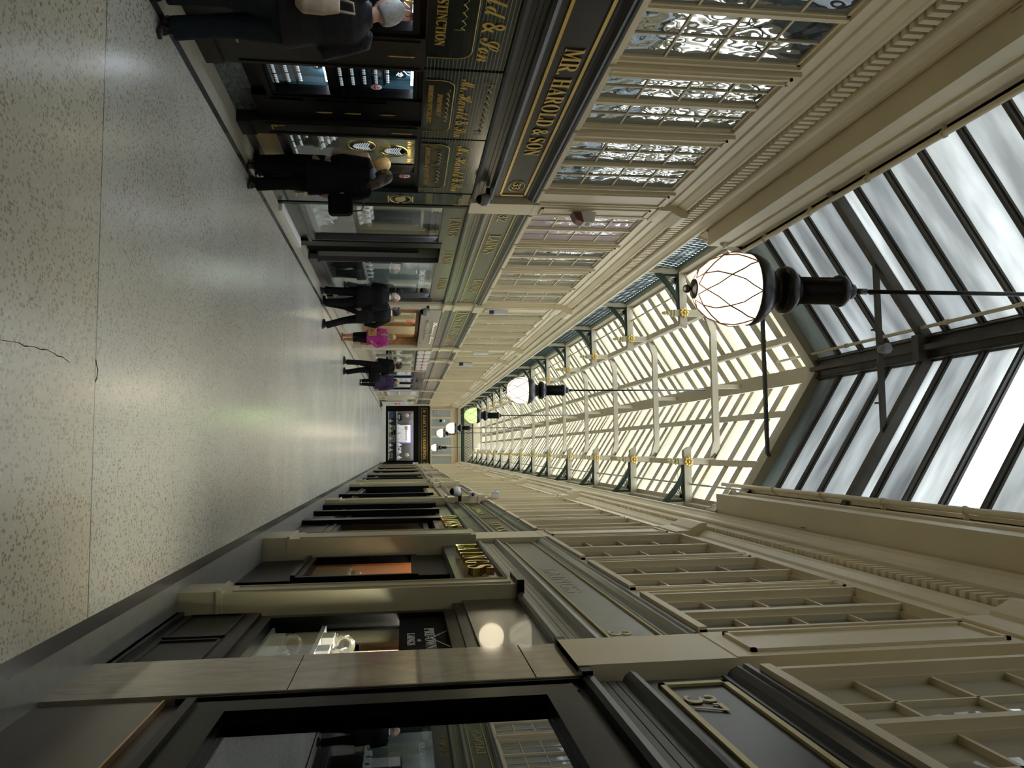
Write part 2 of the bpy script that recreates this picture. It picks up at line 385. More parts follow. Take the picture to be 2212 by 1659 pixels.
# ------------------------------------------------------------------ the shell of the arcade
XL, XR, YB, YE = -3.62, 1.30, -8.0, 66.0
XC = (XL+XR)/2
def face(side): return (XL, 1) if side == 'L' else (XR, -1)
def fb(mb, side, d0, d1, y0, y1, z0, z1, mi=0):
    X, s = face(side); return mb.box(X+s*d0, X+s*d1, y0, y1, z0, z1, mi)
CNT = {}
def num(k): CNT[k] = CNT.get(k, 0)+1; return f'{k}_{CNT[k]}'
SIDE = {'L': 'left', 'R': 'right'}

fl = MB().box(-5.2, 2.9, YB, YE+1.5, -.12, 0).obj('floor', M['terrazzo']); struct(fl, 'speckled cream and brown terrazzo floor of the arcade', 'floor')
# a hairline crack in the slab nearest the camera
cr = MB(); pts = [(-.92,3.6),(-.95,3.8),(-.88,3.98),(-.8,4.1),(-.77,4.28),(-.68,4.42),(-.55,4.52)]
pts = [(-.511,3.80),(-.523,3.993),(-.514,4.05),(-.518,4.087),(-.525,4.159),(-.519,4.22),(-.527,4.287),(-.52,4.368),(-.51,4.42),(-.512,4.482),(-.492,4.572)]
for i,(p,q) in enumerate(zip(pts, pts[1:])): cr.bar((*p,.0008),(*q,.0008), .0025+.003*((i*7)%3)/2, .0012)
pts = [(-.55,4.94),(-.528,4.949),(-.49,4.975),(-.45,4.965),(-.419,4.945)]
for i,(p,q) in enumerate(zip(pts, pts[1:])): cr.bar((*p,.0008),(*q,.0008), .008, .0012)
cr.obj('crack', M['blackm'], fl)
for nm, x0, x1, mt, lab in (('trim', -3.29, -3.205, 'band', 'dark inlaid floor strip along the left shopfronts'),
                         ('trim', .94, 1.03, 'band', 'dark inlaid floor strip along the right shopfronts'),
                         ('trim', -3.66, -3.29, 'margin', 'pale floor margin between dark strip and left shopfronts'),
                         ('trim', 1.03, 1.62, 'margin2', 'grey floor margin between dark strip and right shopfronts')):
    struct(MB().box(x0, x1, YB, YE, -.01, .003 if mt == 'band' else .002).obj(num('trim'), M[mt]), lab, 'floor strip')

def side_wall(side):
    X, s = face(side); w = MB()
    w.box(X, X-s*.3, YB, YE+.3, 3.6, 6.15)
    w.box(X-s*1.5, X-s*1.7, YB, YE+.3, 0, 3.75)  # unseen shop back wall, added as a light blocker
    w.box(X-s*.0, X-s*1.7, YB, YE+.3, 3.6, 3.75)  # slab added to stop sky light leaking into the shops
    o = w.obj('wall_'+SIDE[side], M['cream']); struct(o, f'cream painted upper wall above the {SIDE[side]} hand shops', 'wall')
side_wall('L'); side_wall('R')

COR = [(0,5.56),(.05,5.56),(.05,5.66),(.075,5.67),(.075,5.78),(.10,5.80),(.135,5.88),(.15,5.90),(.15,5.94),(.03,5.95),(.03,6.13),(.10,6.135),(.23,6.15),(.25,6.17),(.26,6.22),(.30,6.28),(.33,6.30),(.33,6.35),(0,6.40)]
def cornice(side):
    X, s = face(side)
    o = MB().profY(COR, YB, YE, X, s).obj(num('trim'), M['cream']); struct(o, f'long cream moulded cornice along the top of the {SIDE[side]} wall', 'cornice')
    d = MB(); y = 2.2
    while y < YE-.2:
        fb(d, side, .02, .20, y, y+.065, 5.955, 6.125); y += .112
    d.obj('dentil_course', M['cream'], o)
cornice('L'); cornice('R')

# upper windows -------------------------------------------------------------
def upper_window(side, y0, y1, pane, label, n=2, rows=4, z0=3.74, z1=5.52):
    """casement pair: casing, mullion and glazing bars as frame, panes behind"""
    X, s = face(side); D = .065 if side == 'L' else .12
    r = root(num('window'), label, 'window', (X, (y0+y1)/2, z0), 'upper casement windows', 'structure')
    f = MB()
    fb(f, side, 0, D, y0, y0+.04, z0-.05, z1+.04); fb(f, side, 0, D, y1-.04, y1, z0-.05, z1+.04)
    fb(f, side, 0, D+.02, y0, y1, z0-.06, z0); fb(f, side, 0, D, y0+.04, y1-.04, z1, z1+.04)
    f.obj('casing', M['cream'], r)
    b = MB(); w = (y1-y0-.08)/n; e = .03 if side == 'L' else .055
    for k in range(n):
        a, c = y0+.04+k*w, y0+.04+(k+1)*w
        if k: fb(b, side, 0, D*.85, a-.028, a+.028, z0, z1)
        a2, c2 = a+(.028 if k else 0), c-(.028 if k < n-1 else 0)
        fb(b, side, 0, e, a2, a2+.022, z0, z1); fb(b, side, 0, e, c2-.022, c2, z0, z1)
        fb(b, side, .0, e, a2, c2, z0, z0+.035); fb(b, side, 0, e, a2, c2, z1-.035, z1)
        m = (a2+c2)/2; fb(b, side, .005, e*.8, m-.009, m+.009, z0, z1)
        for i in range(1, rows):
            z = z0+(z1-z0)*i/rows; fb(b, side, .005, e*.8, a2, c2, z-.010, z+.010)
    b.obj('glazing_bars', M['cream'], r)
    p = MB(); fb(p, side, .004, .010, y0+.03, y1-.03, z0, z1); p.obj('pane', M[pane], r)
    return r
def strip_pilaster(side, y0, y1, label):
    m = MB(); fb(m, side, 0, .10, y0, y1, 3.66, 5.58)
    fb(m, side, .10, .125, y0+.03, y0+.055, 3.72, 5.5); fb(m, side, .10, .125, y1-.055, y1-.03, 3.72, 5.5); fb(m, side, .10, .125, y0+.03, y1-.03, 5.47, 5.5)
    struct(m.obj(num('trim'), M['cream']), label, 'pilaster', 'slim upper pilasters between window pairs')
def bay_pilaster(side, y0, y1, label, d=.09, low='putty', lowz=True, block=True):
    """storey-high pilaster: plinth, shaft, block across the signs, panelled upper shaft and console under the cornice"""
    X, s = face(side)
    r = root(num('trim'), label, 'pilaster', (X+s*.05, (y0+y1)/2, 0), 'full height cream bay pilasters', 'structure')
    if lowz:
        m = MB(); fb(m, side, -.1, d+.02, y0-.02, y1+.02, 0, .30); fb(m, side, -.1, d+.035, y0-.03, y1+.03, .30, .335); m.obj('plinth', M[low], r)
        m = MB(); fb(m, side, -.1, d, y0, y1, .33, 2.74)
        for q in (y0+.05, y1-.07): fb(m, side, d, d+.015, q, q+.02, .45, 2.68)
        m.obj('shaft', M[low], r)
    m = MB()
    if not block: fb(m, side, 0, .115, y0+.02, y1-.02, 2.74, 3.66)
    else:
     fb(m, side, 0, d+.06, y0-.03, y1+.03, 2.74, 2.79); fb(m, side, 0, d+.02, y0, y1, 2.79, 3.05); fb(m, side, 0, d+.05, y0-.02, y1+.02, 3.0, 3.06)
     fb(m, side, 0, d+.03, y0, y1, 3.05, 3.5)
     fb(m, side, 0, d+.07, y0-.02, y1+.02, 3.5, 3.66)
     for q in (y0+.08, y1-.1): fb(m, side, d+.03, d+.045, q, q+.02, 3.1, 3.45)
    m.obj('sign_block', M['cream'], r)
    m = MB(); e = .16 if block else .12; fb(m, side, 0, e, y0+.02, y1-.02, 3.66, 5.58)
    for q in (y0+.1, y1-.13): fb(m, side, e, e+.02, q, q+.03, 3.78, 5.42)
    fb(m, side, e, e+.02, y0+.1, y1-.1, 5.39, 5.42); fb(m, side, e, e+.02, y0+.1, y1-.1, 3.78, 3.81)
    m.obj('upper_shaft', M['cream'], r)
    m = MB().profY([(0,5.50),(e+.02,5.50),(e+.03,5.56),(e+.03,5.70),(e+.06,5.72),(e+.10,5.80),(e+.13,5.86),(e+.13,5.945),(0,5.945)], y0, y1, X, s)
    m.obj('console', M['cream'], r)
    return r

FAS = [(0,2.74),(.08,2.74),(.095,2.765),(.09,2.80),(.06,2.81),(.06,2.86),(.052,2.864),(.058,2.868),(.058,2.91),(.05,2.914),(.056,2.918),(.056,2.955),(.085,2.97),(.105,3.0),(.095,3.035),(.06,3.05),(.05,3.06),(.05,3.505),(.058,3.515),(.058,3.54),(.085,3.56),(.105,3.60),(.10,3.63),(.115,3.64),(.115,3.665),(0,3.68)]
def shop_sign(side, y0, y1, label, mat='charcoal', border='gold', group=None, z=(3.12,3.49), inset=.12, bw=.022):
    X, s = face(side)
    r = root('shop_sign', label, 'shop sign', (X+s*.05, (y0+y1)/2, 2.74), group)
    MB().profY(FAS, y0, y1, X, s).obj('fascia_board', M[mat], r)
    if border:
        b = MB(); a, c = y0+inset, y1-inset
        fb(b, side, .05, .066, a, c, z[0], z[0]+bw); fb(b, side, .05, .066, a, c, z[1]-bw, z[1])
        fb(b, side, .05, .066, a, a+bw*1.4, z[0], z[1]); fb(b, side, .05, .066, c-bw*1.4, c, z[0], z[1])
        b.obj('gilt_border', M[border], r)
    return r
def sgn(side, r, t, a, b, zc, h, mat='gold', font='serif', d=.055, depth=.008, label=None):
    X, s = face(side); return text(t, font, r, M[mat], a, b, zc, h, side, X+s*d, depth, label=label) if side == 'L' else rtext(t, font, r, M[mat], a, b, zc, h, X+s*d, depth, label)
def rtext(t, font, r, mat, a, b, zc, h, plane, depth, label=None):
    """right wall: a (far) .. b (near) reads from far to near, so the reading direction is -Y"""
    o = text(t, font, r, mat, -b, -a, zc, h, 'R', plane, depth, label=label)
    return o

WMAT = {}
def shop_window(side, y0, y1, z0, z1, label, fw=.06, fmat='black', depth=.7, back='greyback', light='strip', d=0.0, riser='charcoal', sill=True, glass='glass', floorm=None, lz=None, cat='shop window', lit=True, proj=.06):
    X, s = face(side)
    r = root(num('window'), label, cat, (X+s*d, (y0+y1)/2, 0), None, 'structure')
    f = MB()
    fb(f, side, d-.06, d+proj*.6, y0, y0+fw, z0, z1); fb(f, side, d-.06, d+proj*.6, y1-fw, y1, z0, z1)
    fb(f, side, d-.06, d+proj*.6, y0+fw, y1-fw, z0, z0+fw); fb(f, side, d-.06, d+proj*.6, y0+fw, y1-fw, z1-fw, z1)
    if sill: fb(f, side, d-.06, d+proj, y0, y1, z0-.05, z0)
    f.obj('frame', M[fmat], r)
    p = MB(); fb(p, side, d-.03, d-.024, y0+fw*.5, y1-fw*.5, z0+fw*.5, z1-fw*.5); p.obj('pane', M[glass], r)
    if riser and z0 > .1:
        q = MB(); fb(q, side, d-.1, d, y0, y1, 0, z0-.05); q.obj('stall_riser', M[riser], r)
    q = MB(); t = .02
    fb(q, side, d-depth-t, d-depth, y0, y1, z0-.02, z1); fb(q, side, d-depth, d-.06, y0-t, y0, z0-.02, z1); fb(q, side, d-depth, d-.06, y1, y1+t, z0-.02, z1)
    fb(q, side, d-depth, d-.06, y0, y1, z1, z1+t); fb(q, side, d-depth, d-.06, y0, y1, z0-.05, z0-.02)
    q.obj('display_case', M[back], r)
    if lit and light:
        for zz in (lz or [z1-.025]):
            g = MB(); fb(g, side, d-.10, d-.075, y0+.1, y1-.1, zz-.012, zz+.012); g.obj('light_strip', M[light], r)
    return r

m = MB().box(-5.2, 2.9, YB-.3, YB, 0, 8.9); struct(m.obj('wall_back_blocker', M['putty']), 'unseen putty wall added behind the view to block sky light', 'wall')  # added out of view to keep daylight off surfaces facing the camera
# ------------------------------------------------------------------ upper storeys
LB = [(11.08,11.62),(19.28,20.0),(27.6,28.35),(31.45,32.05),(39.9,40.55),(47.8,48.45),(55.4,56.0),(62.6,63.2)]
for k,(a,b) in enumerate(LB):
    near = ['between the jeweller in black and the grey watch shop','between the grey watch shop and the beige jeweller','between the beige jeweller and the hexagon sign','above the hexagon sign shop','beside the dark shop with silver letters','before the white latticed shopfront','beyond the white latticed shopfront','nearest the end wall on the left'][k]
    bay_pilaster('L', a, b, 'cream bay pilaster on the left wall '+near, low='cream2', lowz=k > 0 and k not in (3,4), d=.09, block=k > 0)
RB = [(4.36,5.0),(10.68,11.5),(18.7,19.35),(27.0,27.7),(30.6,31.2),(39.7,40.3),(47.3,47.9),(55.2,55.8),(62.5,63.1)]
for k,(a,b) in enumerate(RB):
    near = ['above the polished beige marble pier','between the two signs of raised brass letters','beyond the black shopfront with brass letters','with the wall cameras just before it','next beyond the wall cameras','third before the end on the right','in the far part of the right wall','second from the end wall','nearest the end wall'][k]
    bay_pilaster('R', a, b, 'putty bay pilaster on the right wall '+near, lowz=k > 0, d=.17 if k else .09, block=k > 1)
# left windows
LW = [(3.3,4.9,'pane'),(5.15,6.9,'pane'),(7.14,8.45,'pane'),(8.74,10.5,'pane')]
names = ['leaving the picture edge','over the grey haired man','above the first letters of the long gilt name','above the end of the long gilt name']
for (a,b,p),n in zip(LW, names): upper_window('L', a, b, p, 'upper window pair with wavy reflecting panes '+n)
for i, (a,b) in enumerate(((4.93,5.12),(6.93,7.11),(8.48,8.71),(10.53,11.05))): strip_pilaster('L', a, b, f'slim cream pilaster between upper window pairs over the black jeweller, {ORD[i]} from the near end')
def row(side, a, b, n, panes, lab):
    w = (b-a)/n; g = .14 if w > 1.2 else .09
    for i in range(n):
        y0 = a+i*w
        la = lab[i] if isinstance(lab, list) else f'{lab}, {ORD[i]} from the near end'
        upper_window(side, y0+g, y0+w-g, panes[i % len(panes)], la)
        if i: strip_pilaster(side, y0-g+.02, y0+g-.02, f'slim cream pilaster, {ORD[i-1]} in the window row ' + (lab[0] if isinstance(lab, list) else lab).split(' window pair ')[-1])
row('L', 11.66, 19.24, 4, ['panep','pane','panew','panew'], [
    'upper window pair with pink blinds over the grey watch shop','upper window pair beside the pink blinded one over the grey watch shop',
    'upper window pair third from the pink blinds over the grey watch shop','upper window pair farthest over the grey watch shop'])
row('L', 20.05, 27.55, 5, ['panew','paneb'], 'pale upper window pair over the beige script sign')
row('L', 28.4, 31.4, 2, ['panew','paneb'], 'pale upper window pair over the hexagon sign')
row('L', 32.1, 39.85, 5, ['paneb'], 'far upper window pair on the left above the carrier of the black bag')
row('L', 40.6, 47.75, 5, ['paneb'], 'far upper window pair on the left over the dark shop')
row('L', 48.5, 55.35, 5, ['paneb'], 'far upper window pair on the left over the white shopfront')
row('L', 56.05, 62.5, 4, ['paneb'], 'farthest upper window pair on the left')
# right windows
upper_window('R', .6, 2.25, 'paneb', 'blinded upper window pair at the bottom corner over sign 37')
upper_window('R', 2.5, 4.15, 'paneb', 'blinded upper window pair over the number 37')
strip_pilaster('R', 2.28, 2.47, 'slim cream pilaster over sign 37')
for (a,b),p,n in (((5.05,6.35),'pane','beside the panelled pilaster, over the number 38'),((6.66,8.22),'pane','in the middle over the blank grey fascia 38'),((8.55,10.6),'panew','at the far end of the grey fascia 38')):
    upper_window('R', a, b, p, 'deep framed upper window pair '+n)
for (a,b),q in (((6.38,6.63),'nearer'),((8.25,8.52),'farther')): strip_pilaster('R', a, b, f'{q} of two slim cream pilasters over the grey fascia 38')
row('R', 11.55, 18.66, 4, ['panew','pane'], 'upper window pair over the second raised letter sign')
row('R', 19.4, 26.95, 5, ['paneb'], 'far upper window pair beyond the wall cameras')
row('R', 27.75, 30.55, 2, ['paneb'], 'far upper window pair in the short right bay')
row('R', 31.25, 39.65, 5, ['paneb'], 'far upper window pair in the middle of the right wall')
row('R', 40.35, 47.25, 5, ['paneb'], 'far upper window pair late in the right wall')
row('R', 47.95, 55.15, 4, ['paneb'], 'far upper window pair near the end of the right wall')

# ------------------------------------------------------------------ the black jeweller on the left
r = shop_sign('L', 2.6, 10.98, 'long black fascia with gilt name and gold border, over the black jeweller', inset=.10, bw=.03)
sgn('L', r, 'MR. HAROLD & SON', 6.72, 9.32, 3.32, .19)
sgn('L', r, '33', 10.36, 10.60, 3.31, .11)
ring = MB(); cpts = [(XL+.062, 10.48+.2*cos(t*pi/16), 3.31+.105*sin(t*pi/16)) for t in range(33)]; ring.tube(cpts, .006, 5); ring.obj('number_ring', M['gold'], r)

def panel_text(r, kind, a, b):
    """arched black tablet, script name and beaded gold line of one lower sign panel"""
    t0, t1, zt = a+.18, b-.22, 2.29
    if kind == 'C': t0, zt = a+.12, 2.33
    if kind == 'A': t0 = a+.2; zt = 2.40
    pts = []; rr = .14
    for k in range(9): t = pi/2*k/8; pts.append((XL+.05, t1-rr+rr*sin(t), zt-rr+rr*cos(t)))
    pts = pts + [(XL+.05, t1, 2.0), (XL+.05, t0, 2.0)]
    for k in range(9): t = pi/2*k/8; pts.append((XL+.05, t0+rr-rr*cos(t), zt-rr+rr*sin(t)))
    MB().poly(pts, (.012,0,0)).obj('tablet', M['tablet'], r)
    edge = [(XL+.064, y, z) for _,y,z in pts]; edge = edge[10:]+edge[:10]
    MB().tube(edge, .005, 5).obj('tablet_edge', M['gold'], r)
    return t0, t1, zt
def beads(r, y0, y1, z, n, amp=.03, drop=.09):
    m = MB(); p = [(XL+.066, y0, z-drop), (XL+.066, y0, z)]
    for k in range(n*2): p.append((XL+.066, y0+(y1-y0)*(k+.5)/(n*2), z-amp if k % 2 else z+.002))
    p += [(XL+.066, y1, z), (XL+.066, y1, z-drop)]
    m.tube(p, .0045, 4)
    for k in range(n):
        y = y0+(y1-y0)*(2*k+1.5)/(n*2); m.sphere((XL+.066, y, z-amp), .011, 6)
    m.obj('bead_line', M['palegold'], r)
for a, b, kind, lab in ((4.2,7.225,'A','pinstriped sign panel reading distinction, nearest the camera'),(7.275,8.925,'B','pinstriped sign panel for diamond specialists, in the middle'),(8.965,10.88,'C','pinstriped sign panel naming jewellers, farthest of its row')):
    r = root('shop_sign', lab, 'sign', (XL+.03, (a+b)/2, 2.0), 'pinstriped sign panels under the black fascia')
    m = MB(); fb(m, 'L', .0, .05, a, b, 1.98, 2.74); m.obj('striped_glass', M['stripe'], r)
    t0, t1, zt = panel_text(r, kind, a, b)
    if kind == 'A':
        sgn('L', r, 'JEWELLERS of DISTINCTION', 4.9, 6.78, 2.10, .10, d=.062); beads(r, 5.9, 6.5, 2.31, 5)
        sgn('L', r, 'Mr. Harold & Son', 4.9, 7.05, 2.55, .20, font='script', d=.052)
    elif kind == 'B':
        sgn('L', r, 'INDEPENDENT', 7.75, 8.28, 2.155, .05, d=.062); sgn('L', r, 'DIAMOND SPECIALISTS', 7.56, 8.47, 2.06, .05, d=.062); beads(r, 7.65, 8.42, 2.25, 7, .02, .01)
        sgn('L', r, 'Mr. Harold & Son', 7.42, 8.86, 2.42, .145, font='script', d=.052); beads(r, 7.5, 8.72, 2.66, 9)
    else:
        sgn('L', r, 'JEWELLERS of DISTINCTION', 9.17, 10.5, 2.075, .06, d=.062); beads(r, 9.28, 9.72, 2.24, 4); beads(r, 9.86, 10.42, 2.24, 4)
        sgn('L', r, 'Mr. Harold & Son', 9.12, 10.78, 2.50, .16, font='script', d=.052)
# gaps and head band behind the panels
m = MB(); fb(m, 'L', -.1, 0, 2.6, 10.92, 1.94, 2.735); struct(m.obj(num('trim'), M['black']), 'black backing behind the pinstriped sign panels', 'backing')
# shaped grey green end panel with gilt oval
r = root('emblem_panel', 'tall grey green glass panel with gilt oval emblem', 'sign', (XL+.02, 11.2, 0))
m = MB(); fb(m, 'L', -.1, .05, 10.93, 11.46, 0, 2.76); m.obj('glass_panel', M['greenglass'], r)
m = MB(); m.lathe([(.0,-.006),(.10,-.006),(.10,.006),(0,.006)], (0,0,0), 24, ax='X'); 
vs = m.v; m2 = MB(); m2.add([(XL+.056+x, 11.2+y*1.1, 1.74+z*.75) for x,y,z in vs], m.f); m2.obj('oval', M['palegold'], r)
g = MB()
for sg in (-1, 1):
    g.tube([(XL+.058, 11.2+.16*sin(t), 1.74+sg*(.02+.13*cos(t))) for t in [k*pi/10-pi/2 for k in range(11)]], .008, 5)
    for q in range(4): g.sphere((XL+.058, 11.2+(q-1.5)*.07, 1.74+sg*.17), (.008,.03,.014), 6)
g.obj('scrollwork', M['gold'], r)
beads(r, 11.0, 11.38, 2.6, 4)
gg = MB()
for z in (.42, .30): gg.bar((XL+.055,11.05,z),(XL+.055,11.25,z),.012,.012)
gg.bar((XL+.055,11.05,.30),(XL+.055,11.05,.42),.012,.012); gg.obj('corner_ornament', M['gold'], r)
m = MB(); fb(m, 'L', -.1, .06, 11.46, 11.56, 0, 2.76); struct(m.obj(num('trim'), M['black']), 'narrow black post at the end of the emblem panel', 'post')

def black_pilaster(y0, y1, lab):
    m = MB(); fb(m, 'L', -.15, .05, y0, y1, 0, 1.98); fb(m, 'L', .05, .07, y0, y1, 0, .16)
    r = root(num('trim'), lab, 'pilaster', (XL, (y0+y1)/2, 0), 'black shop pilasters with gilt corners', 'structure')
    fb(m, 'L', .05, .062, y0+.05, y0+.065, .3, 1.94); fb(m, 'L', .05, .062, y1-.065, y1-.05, .3, 1.94)
    m.obj('shaft', M['charcoal'], r)
    g = MB(); g.bar((XL+.065,y0+.09,.36),(XL+.065,y0+.2,.36),.01,.012); g.bar((XL+.065,y0+.09,.36),(XL+.065,y0+.09,.5),.012,.01); g.sphere((XL+.065,y0+.11,.4),(.006,.02,.025),6)
    for k in range(5): g.sphere((XL+.065,(y0+y1)/2,1.68+.045*k),(.006,.012,.03),6)
    g.obj('gilt_ornament', M['gold'], r)
black_pilaster(6.72, 7.33, 'black pilaster with gilt corner beside the grey haired man')
black_pilaster(8.62, 9.0, 'black pilaster with gilt corner beside the bright necklace window')
m = MB(); fb(m, 'L', -.1, .02, 8.06, 8.62, .26, 1.98)
for z in (.6, 1.05, 1.45): fb(m, 'L', .02, .035, 8.12, 8.15, z-.16, z+.16)
o = m.obj('door_1', M['black']); struct(o, 'black door panel beside the blue lit ring window', 'door')
g = MB()
for z in (.95, 1.25, 1.62): g.sphere((XL+.03, 8.4, z), (.01,.008,.09), 6)
g.obj('gilt_trim', M['gold'], o)
# blue lit ring window
w_blue = shop_window('L', 7.33, 8.06, .47, 1.93, 'blue lit window of ring trays behind black frame', fw=.045, fmat='black', depth=.17, back='bluefelt', light='strip', riser=None, lz=[1.875, 1.025], d=-.03)
m = MB(); fb(m, 'L', -.16, -.06, 7.33, 8.62, 0, .27); m.obj('marble_riser', M['marble'], w_blue)
m = MB(); fb(m, 'L', -.16, -.04, 7.33, 8.06, .27, .44); m.obj('plinth_band', M['black'], w_blue)
m = MB(); fb(m, 'L', -.19, -.04, 7.36, 8.04, 1.04, 1.12); m.obj('middle_shelf', M['blackm'], w_blue)
# bright necklace window
w_neck = shop_window('L', 9.0, 10.2, .42, 1.97, 'bright window of necklaces on gilt rimmed boards', fw=.05, fmat='charcoal', depth=.40, back='greyback', light='stripw', riser=None, lz=[1.945])
m = MB(); fb(m, 'L', -.1, .0, 9.0, 10.9, 0, .10); m.obj('lower_riser', M['charcoal2'], w_neck)
m = MB(); fb(m, 'L', -.1, -.02, 9.0, 10.9, .10, .37); m.obj('tan_riser', M['tan'], w_neck)
m = MB(); fb(m, 'L', -.39, -.06, 9.03, 10.17, .76, .775); m.obj('glass_shelf', M['glass'], w_neck)
text('Mr. Harold & Son', 'script', w_neck, M['gold'], 9.25, 9.95, 1.88, .10, 'L', XL-.02, .004)
m = MB(); fb(m, 'L', -.1, -.01, 10.2, 10.93, .37, 1.98); fb(m, 'L', -.01, .03, 10.2, 10.25, .37, 1.98)
struct(m.obj('door_2', M['black']), 'black door panel behind the woman in the black coat', 'door')
# near end of the jeweller, outside and along the picture edge
w0 = shop_window('L', 3.4, 6.68, .47, 1.93, 'dark jeweller window at the picture edge behind the grey haired man', fw=.06, fmat='black', depth=.6, back='blackm', light='strip', riser='charcoal', lz=[1.88])
text('M', 'script', w0, M['gold'], 6.1, 6.35, 1.85, .12, 'L', XL-.02, .004)

def sticker(loc, r_, lab, mat='pinkcard', ax='X', t='years'):
    o = root('window_sticker', lab, 'sticker', loc, 'round window stickers')
    MB().lathe([(0,-.002),(r_,-.002),(r_,.002),(0,.002)], loc, 24, ax=ax).obj('disc', M[mat], o)
    if ax == 'X':
        text('3', 'serif', o, M['redink'], loc[1]-r_*.25, loc[1]+r_*.25, loc[2]+r_*.35, r_*.55, 'L', loc[0]+.002, .002)
        text('YEARS', 'serif', o, M['redink'], loc[1]-r_*.6, loc[1]+r_*.6, loc[2]-r_*.25, r_*.3, 'L', loc[0]+.002, .002)
    else:
        text('YEARS', 'serif', o, M['redink'], loc[0]-r_*.6, loc[0]+r_*.6, loc[2], r_*.3, 'E', loc[1]-.002, .002)
    return o
sticker((XL+.012, 7.78, 1.52), .055, 'small round pink sticker on the blue lit ring window', 'pinkcard')
sticker((XL+.012, 6.42, 1.80), .085, 'round pink sticker beside the grey haired head', 'pinkcard')
sticker((XL+.012, 10.36, 1.80), .075, 'round pink sticker above the woman with the black handbag', 'pinkcard')

# ---- goods of the jeweller
def ring_pad(loc, w, d, n, lab, grp, mat='blackm', tilt=.25):
    """padded display block with a row of stone set rings"""
    x, y, z = loc; r = root('ring_pad', lab, 'ring display', loc, grp)
    MB().add([(x-d,y-w/2,z),(x,y-w/2,z),(x,y+w/2,z),(x-d,y+w/2,z),(x-d,y-w/2,z+.05),(x,y-w/2,z+.012),(x,y+w/2,z+.012),(x-d,y+w/2,z+.05)],
             [(0,3,2,1),(4,5,6,7),(0,1,5,4),(1,2,6,5),(2,3,7,6),(3,0,4,7)]).obj('pad', M[mat], r)
    for k in range(n):
        yy = y-w/2+w*(k+.5)/n
        g = MB()
        for q in (.5,):
            xx = x-d*q; zz = z+.012+.038*q
            g.tube([(xx, yy+.008*cos(t*pi/4), zz+.006+.009*sin(t*pi/4)) for t in range(9)], .0022, 4)
            g.sphere((xx, yy, zz+.021), .0095, 6)
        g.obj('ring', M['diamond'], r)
    return r
proto = None
for sh, z0, cnt in (('lower', .49, 3), ('upper', 1.125, 5)):
    for i in range(cnt):
        for j in range(3):
            z = z0 + i*.115; y = 7.47+j*.21; x = XL-.055-i*.013
            lab = f'black ring pad of bright stones, {sh} tier of the blue window, {ORD[i]} row, {ORD[j]} along'
            if proto is None: proto = ring_pad((x,y,z), .19, .05, 5, lab, 'ring pads in the blue lit window')
            else: dup(proto, (x,y,z), label=lab)
def ogee_plaque(y, z, s, x, lab):
    pts = []
    for k in range(21):
        t = -pi*.62+pi*1.24*k/20; pts.append((x, y+s*sin(t)*1.0, z+s*.75*cos(t)+ (s*.35 if abs(t) < .12 else 0)))
    r = root('ogee_plaque', lab, 'display plaque', (x, y, z-s*.5), 'ogee topped plaques in the blue lit window')
    MB().poly(pts, (-.012,0,0)).obj('board', M['blackm'], r)
    MB().tube([(px+.003, py, pz) for px,py,pz in pts], .006, 5).obj('silver_rim', M['silver'], r)
    g = MB(); 
    for k in range(12): g.sphere((x+.006, y+s*.45*sin(k*2.4)*((k+1)/12)**.5, z+s*.4*cos(k*2.4)*((k+1)/12)**.5), .007, 6)
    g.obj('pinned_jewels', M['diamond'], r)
ogee_plaque(7.72, .93, .10, XL-.165, 'ogee topped black plaque on the lower tier of the blue lit window')
ogee_plaque(7.55, 1.75, .09, XL-.17, 'ogee topped black plaque high in the blue lit window, nearer the grey haired man')
ogee_plaque(7.85, 1.75, .09, XL-.17, 'ogee topped black plaque high in the blue lit window, nearer the black door panel')
def chevron_board(loc, s, lab):
    x, y, z = loc; r = root('necklace_board', lab, 'necklace display', (x, y, z-s), 'round necklace boards in the bright window')
    MB().lathe([(0,-.01),(s,-.01),(s,.004),(0,.004)], loc, 32, ax='X').obj('disc', M['blackm'], r)
    MB().tube([(x+.006, y+s*cos(t*pi/20), z+s*sin(t*pi/20)) for t in range(41)], .017, 8, cap=False).obj('gilt_rim', M['brass'], r)
    g = MB()
    for k in range(7):
        zz = z+s*(.55-.17*k); w = s*(.75-.05*k)*sqrt(max(.05, 1-((.55-.17*k)*.8)**2))
        g.tube([(x+.014, y+w*u, zz-s*.16*(1-abs(u))+s*.05*abs(u)) for u in (-1,-.75,-.5,-.25,0,.25,.5,.75,1)], .0075, 5)
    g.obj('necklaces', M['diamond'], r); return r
chevron_board((XL-.12, 9.68, 1.28), .165, 'round gilt rimmed necklace board, the lower of two')
chevron_board((XL-.12, 9.80, 1.66), .165, 'round gilt rimmed necklace board, the upper of two')
p2 = None
for i in range(5):
    for j in range(3):
        loc = (XL-.08-.05*i, 9.30+.20*j, .776+.06*i)
        lab = f'white ring pad on the glass shelf of the necklace window, {ORD[i]} row, {ORD[j]} along'
        p2 = ring_pad(loc, .15, .06, 4, lab, 'white ring pads in the necklace window', 'whitesat') if p2 is None else dup(p2, loc, label=lab) and p2
p3 = None
for i in range(3):
    for j in range(5):
        loc = (XL-.08-.105*i, 9.14+.21*j, .41+.06*i)
        lab = f'grey ring pad on the floor of the necklace window, {ORD[i]} row, {ORD[j]} along'
        p3 = ring_pad(loc, .17, .10, 4, lab, 'grey ring pads in the necklace window', 'grey') if p3 is None else dup(p3, loc, label=lab) and p3
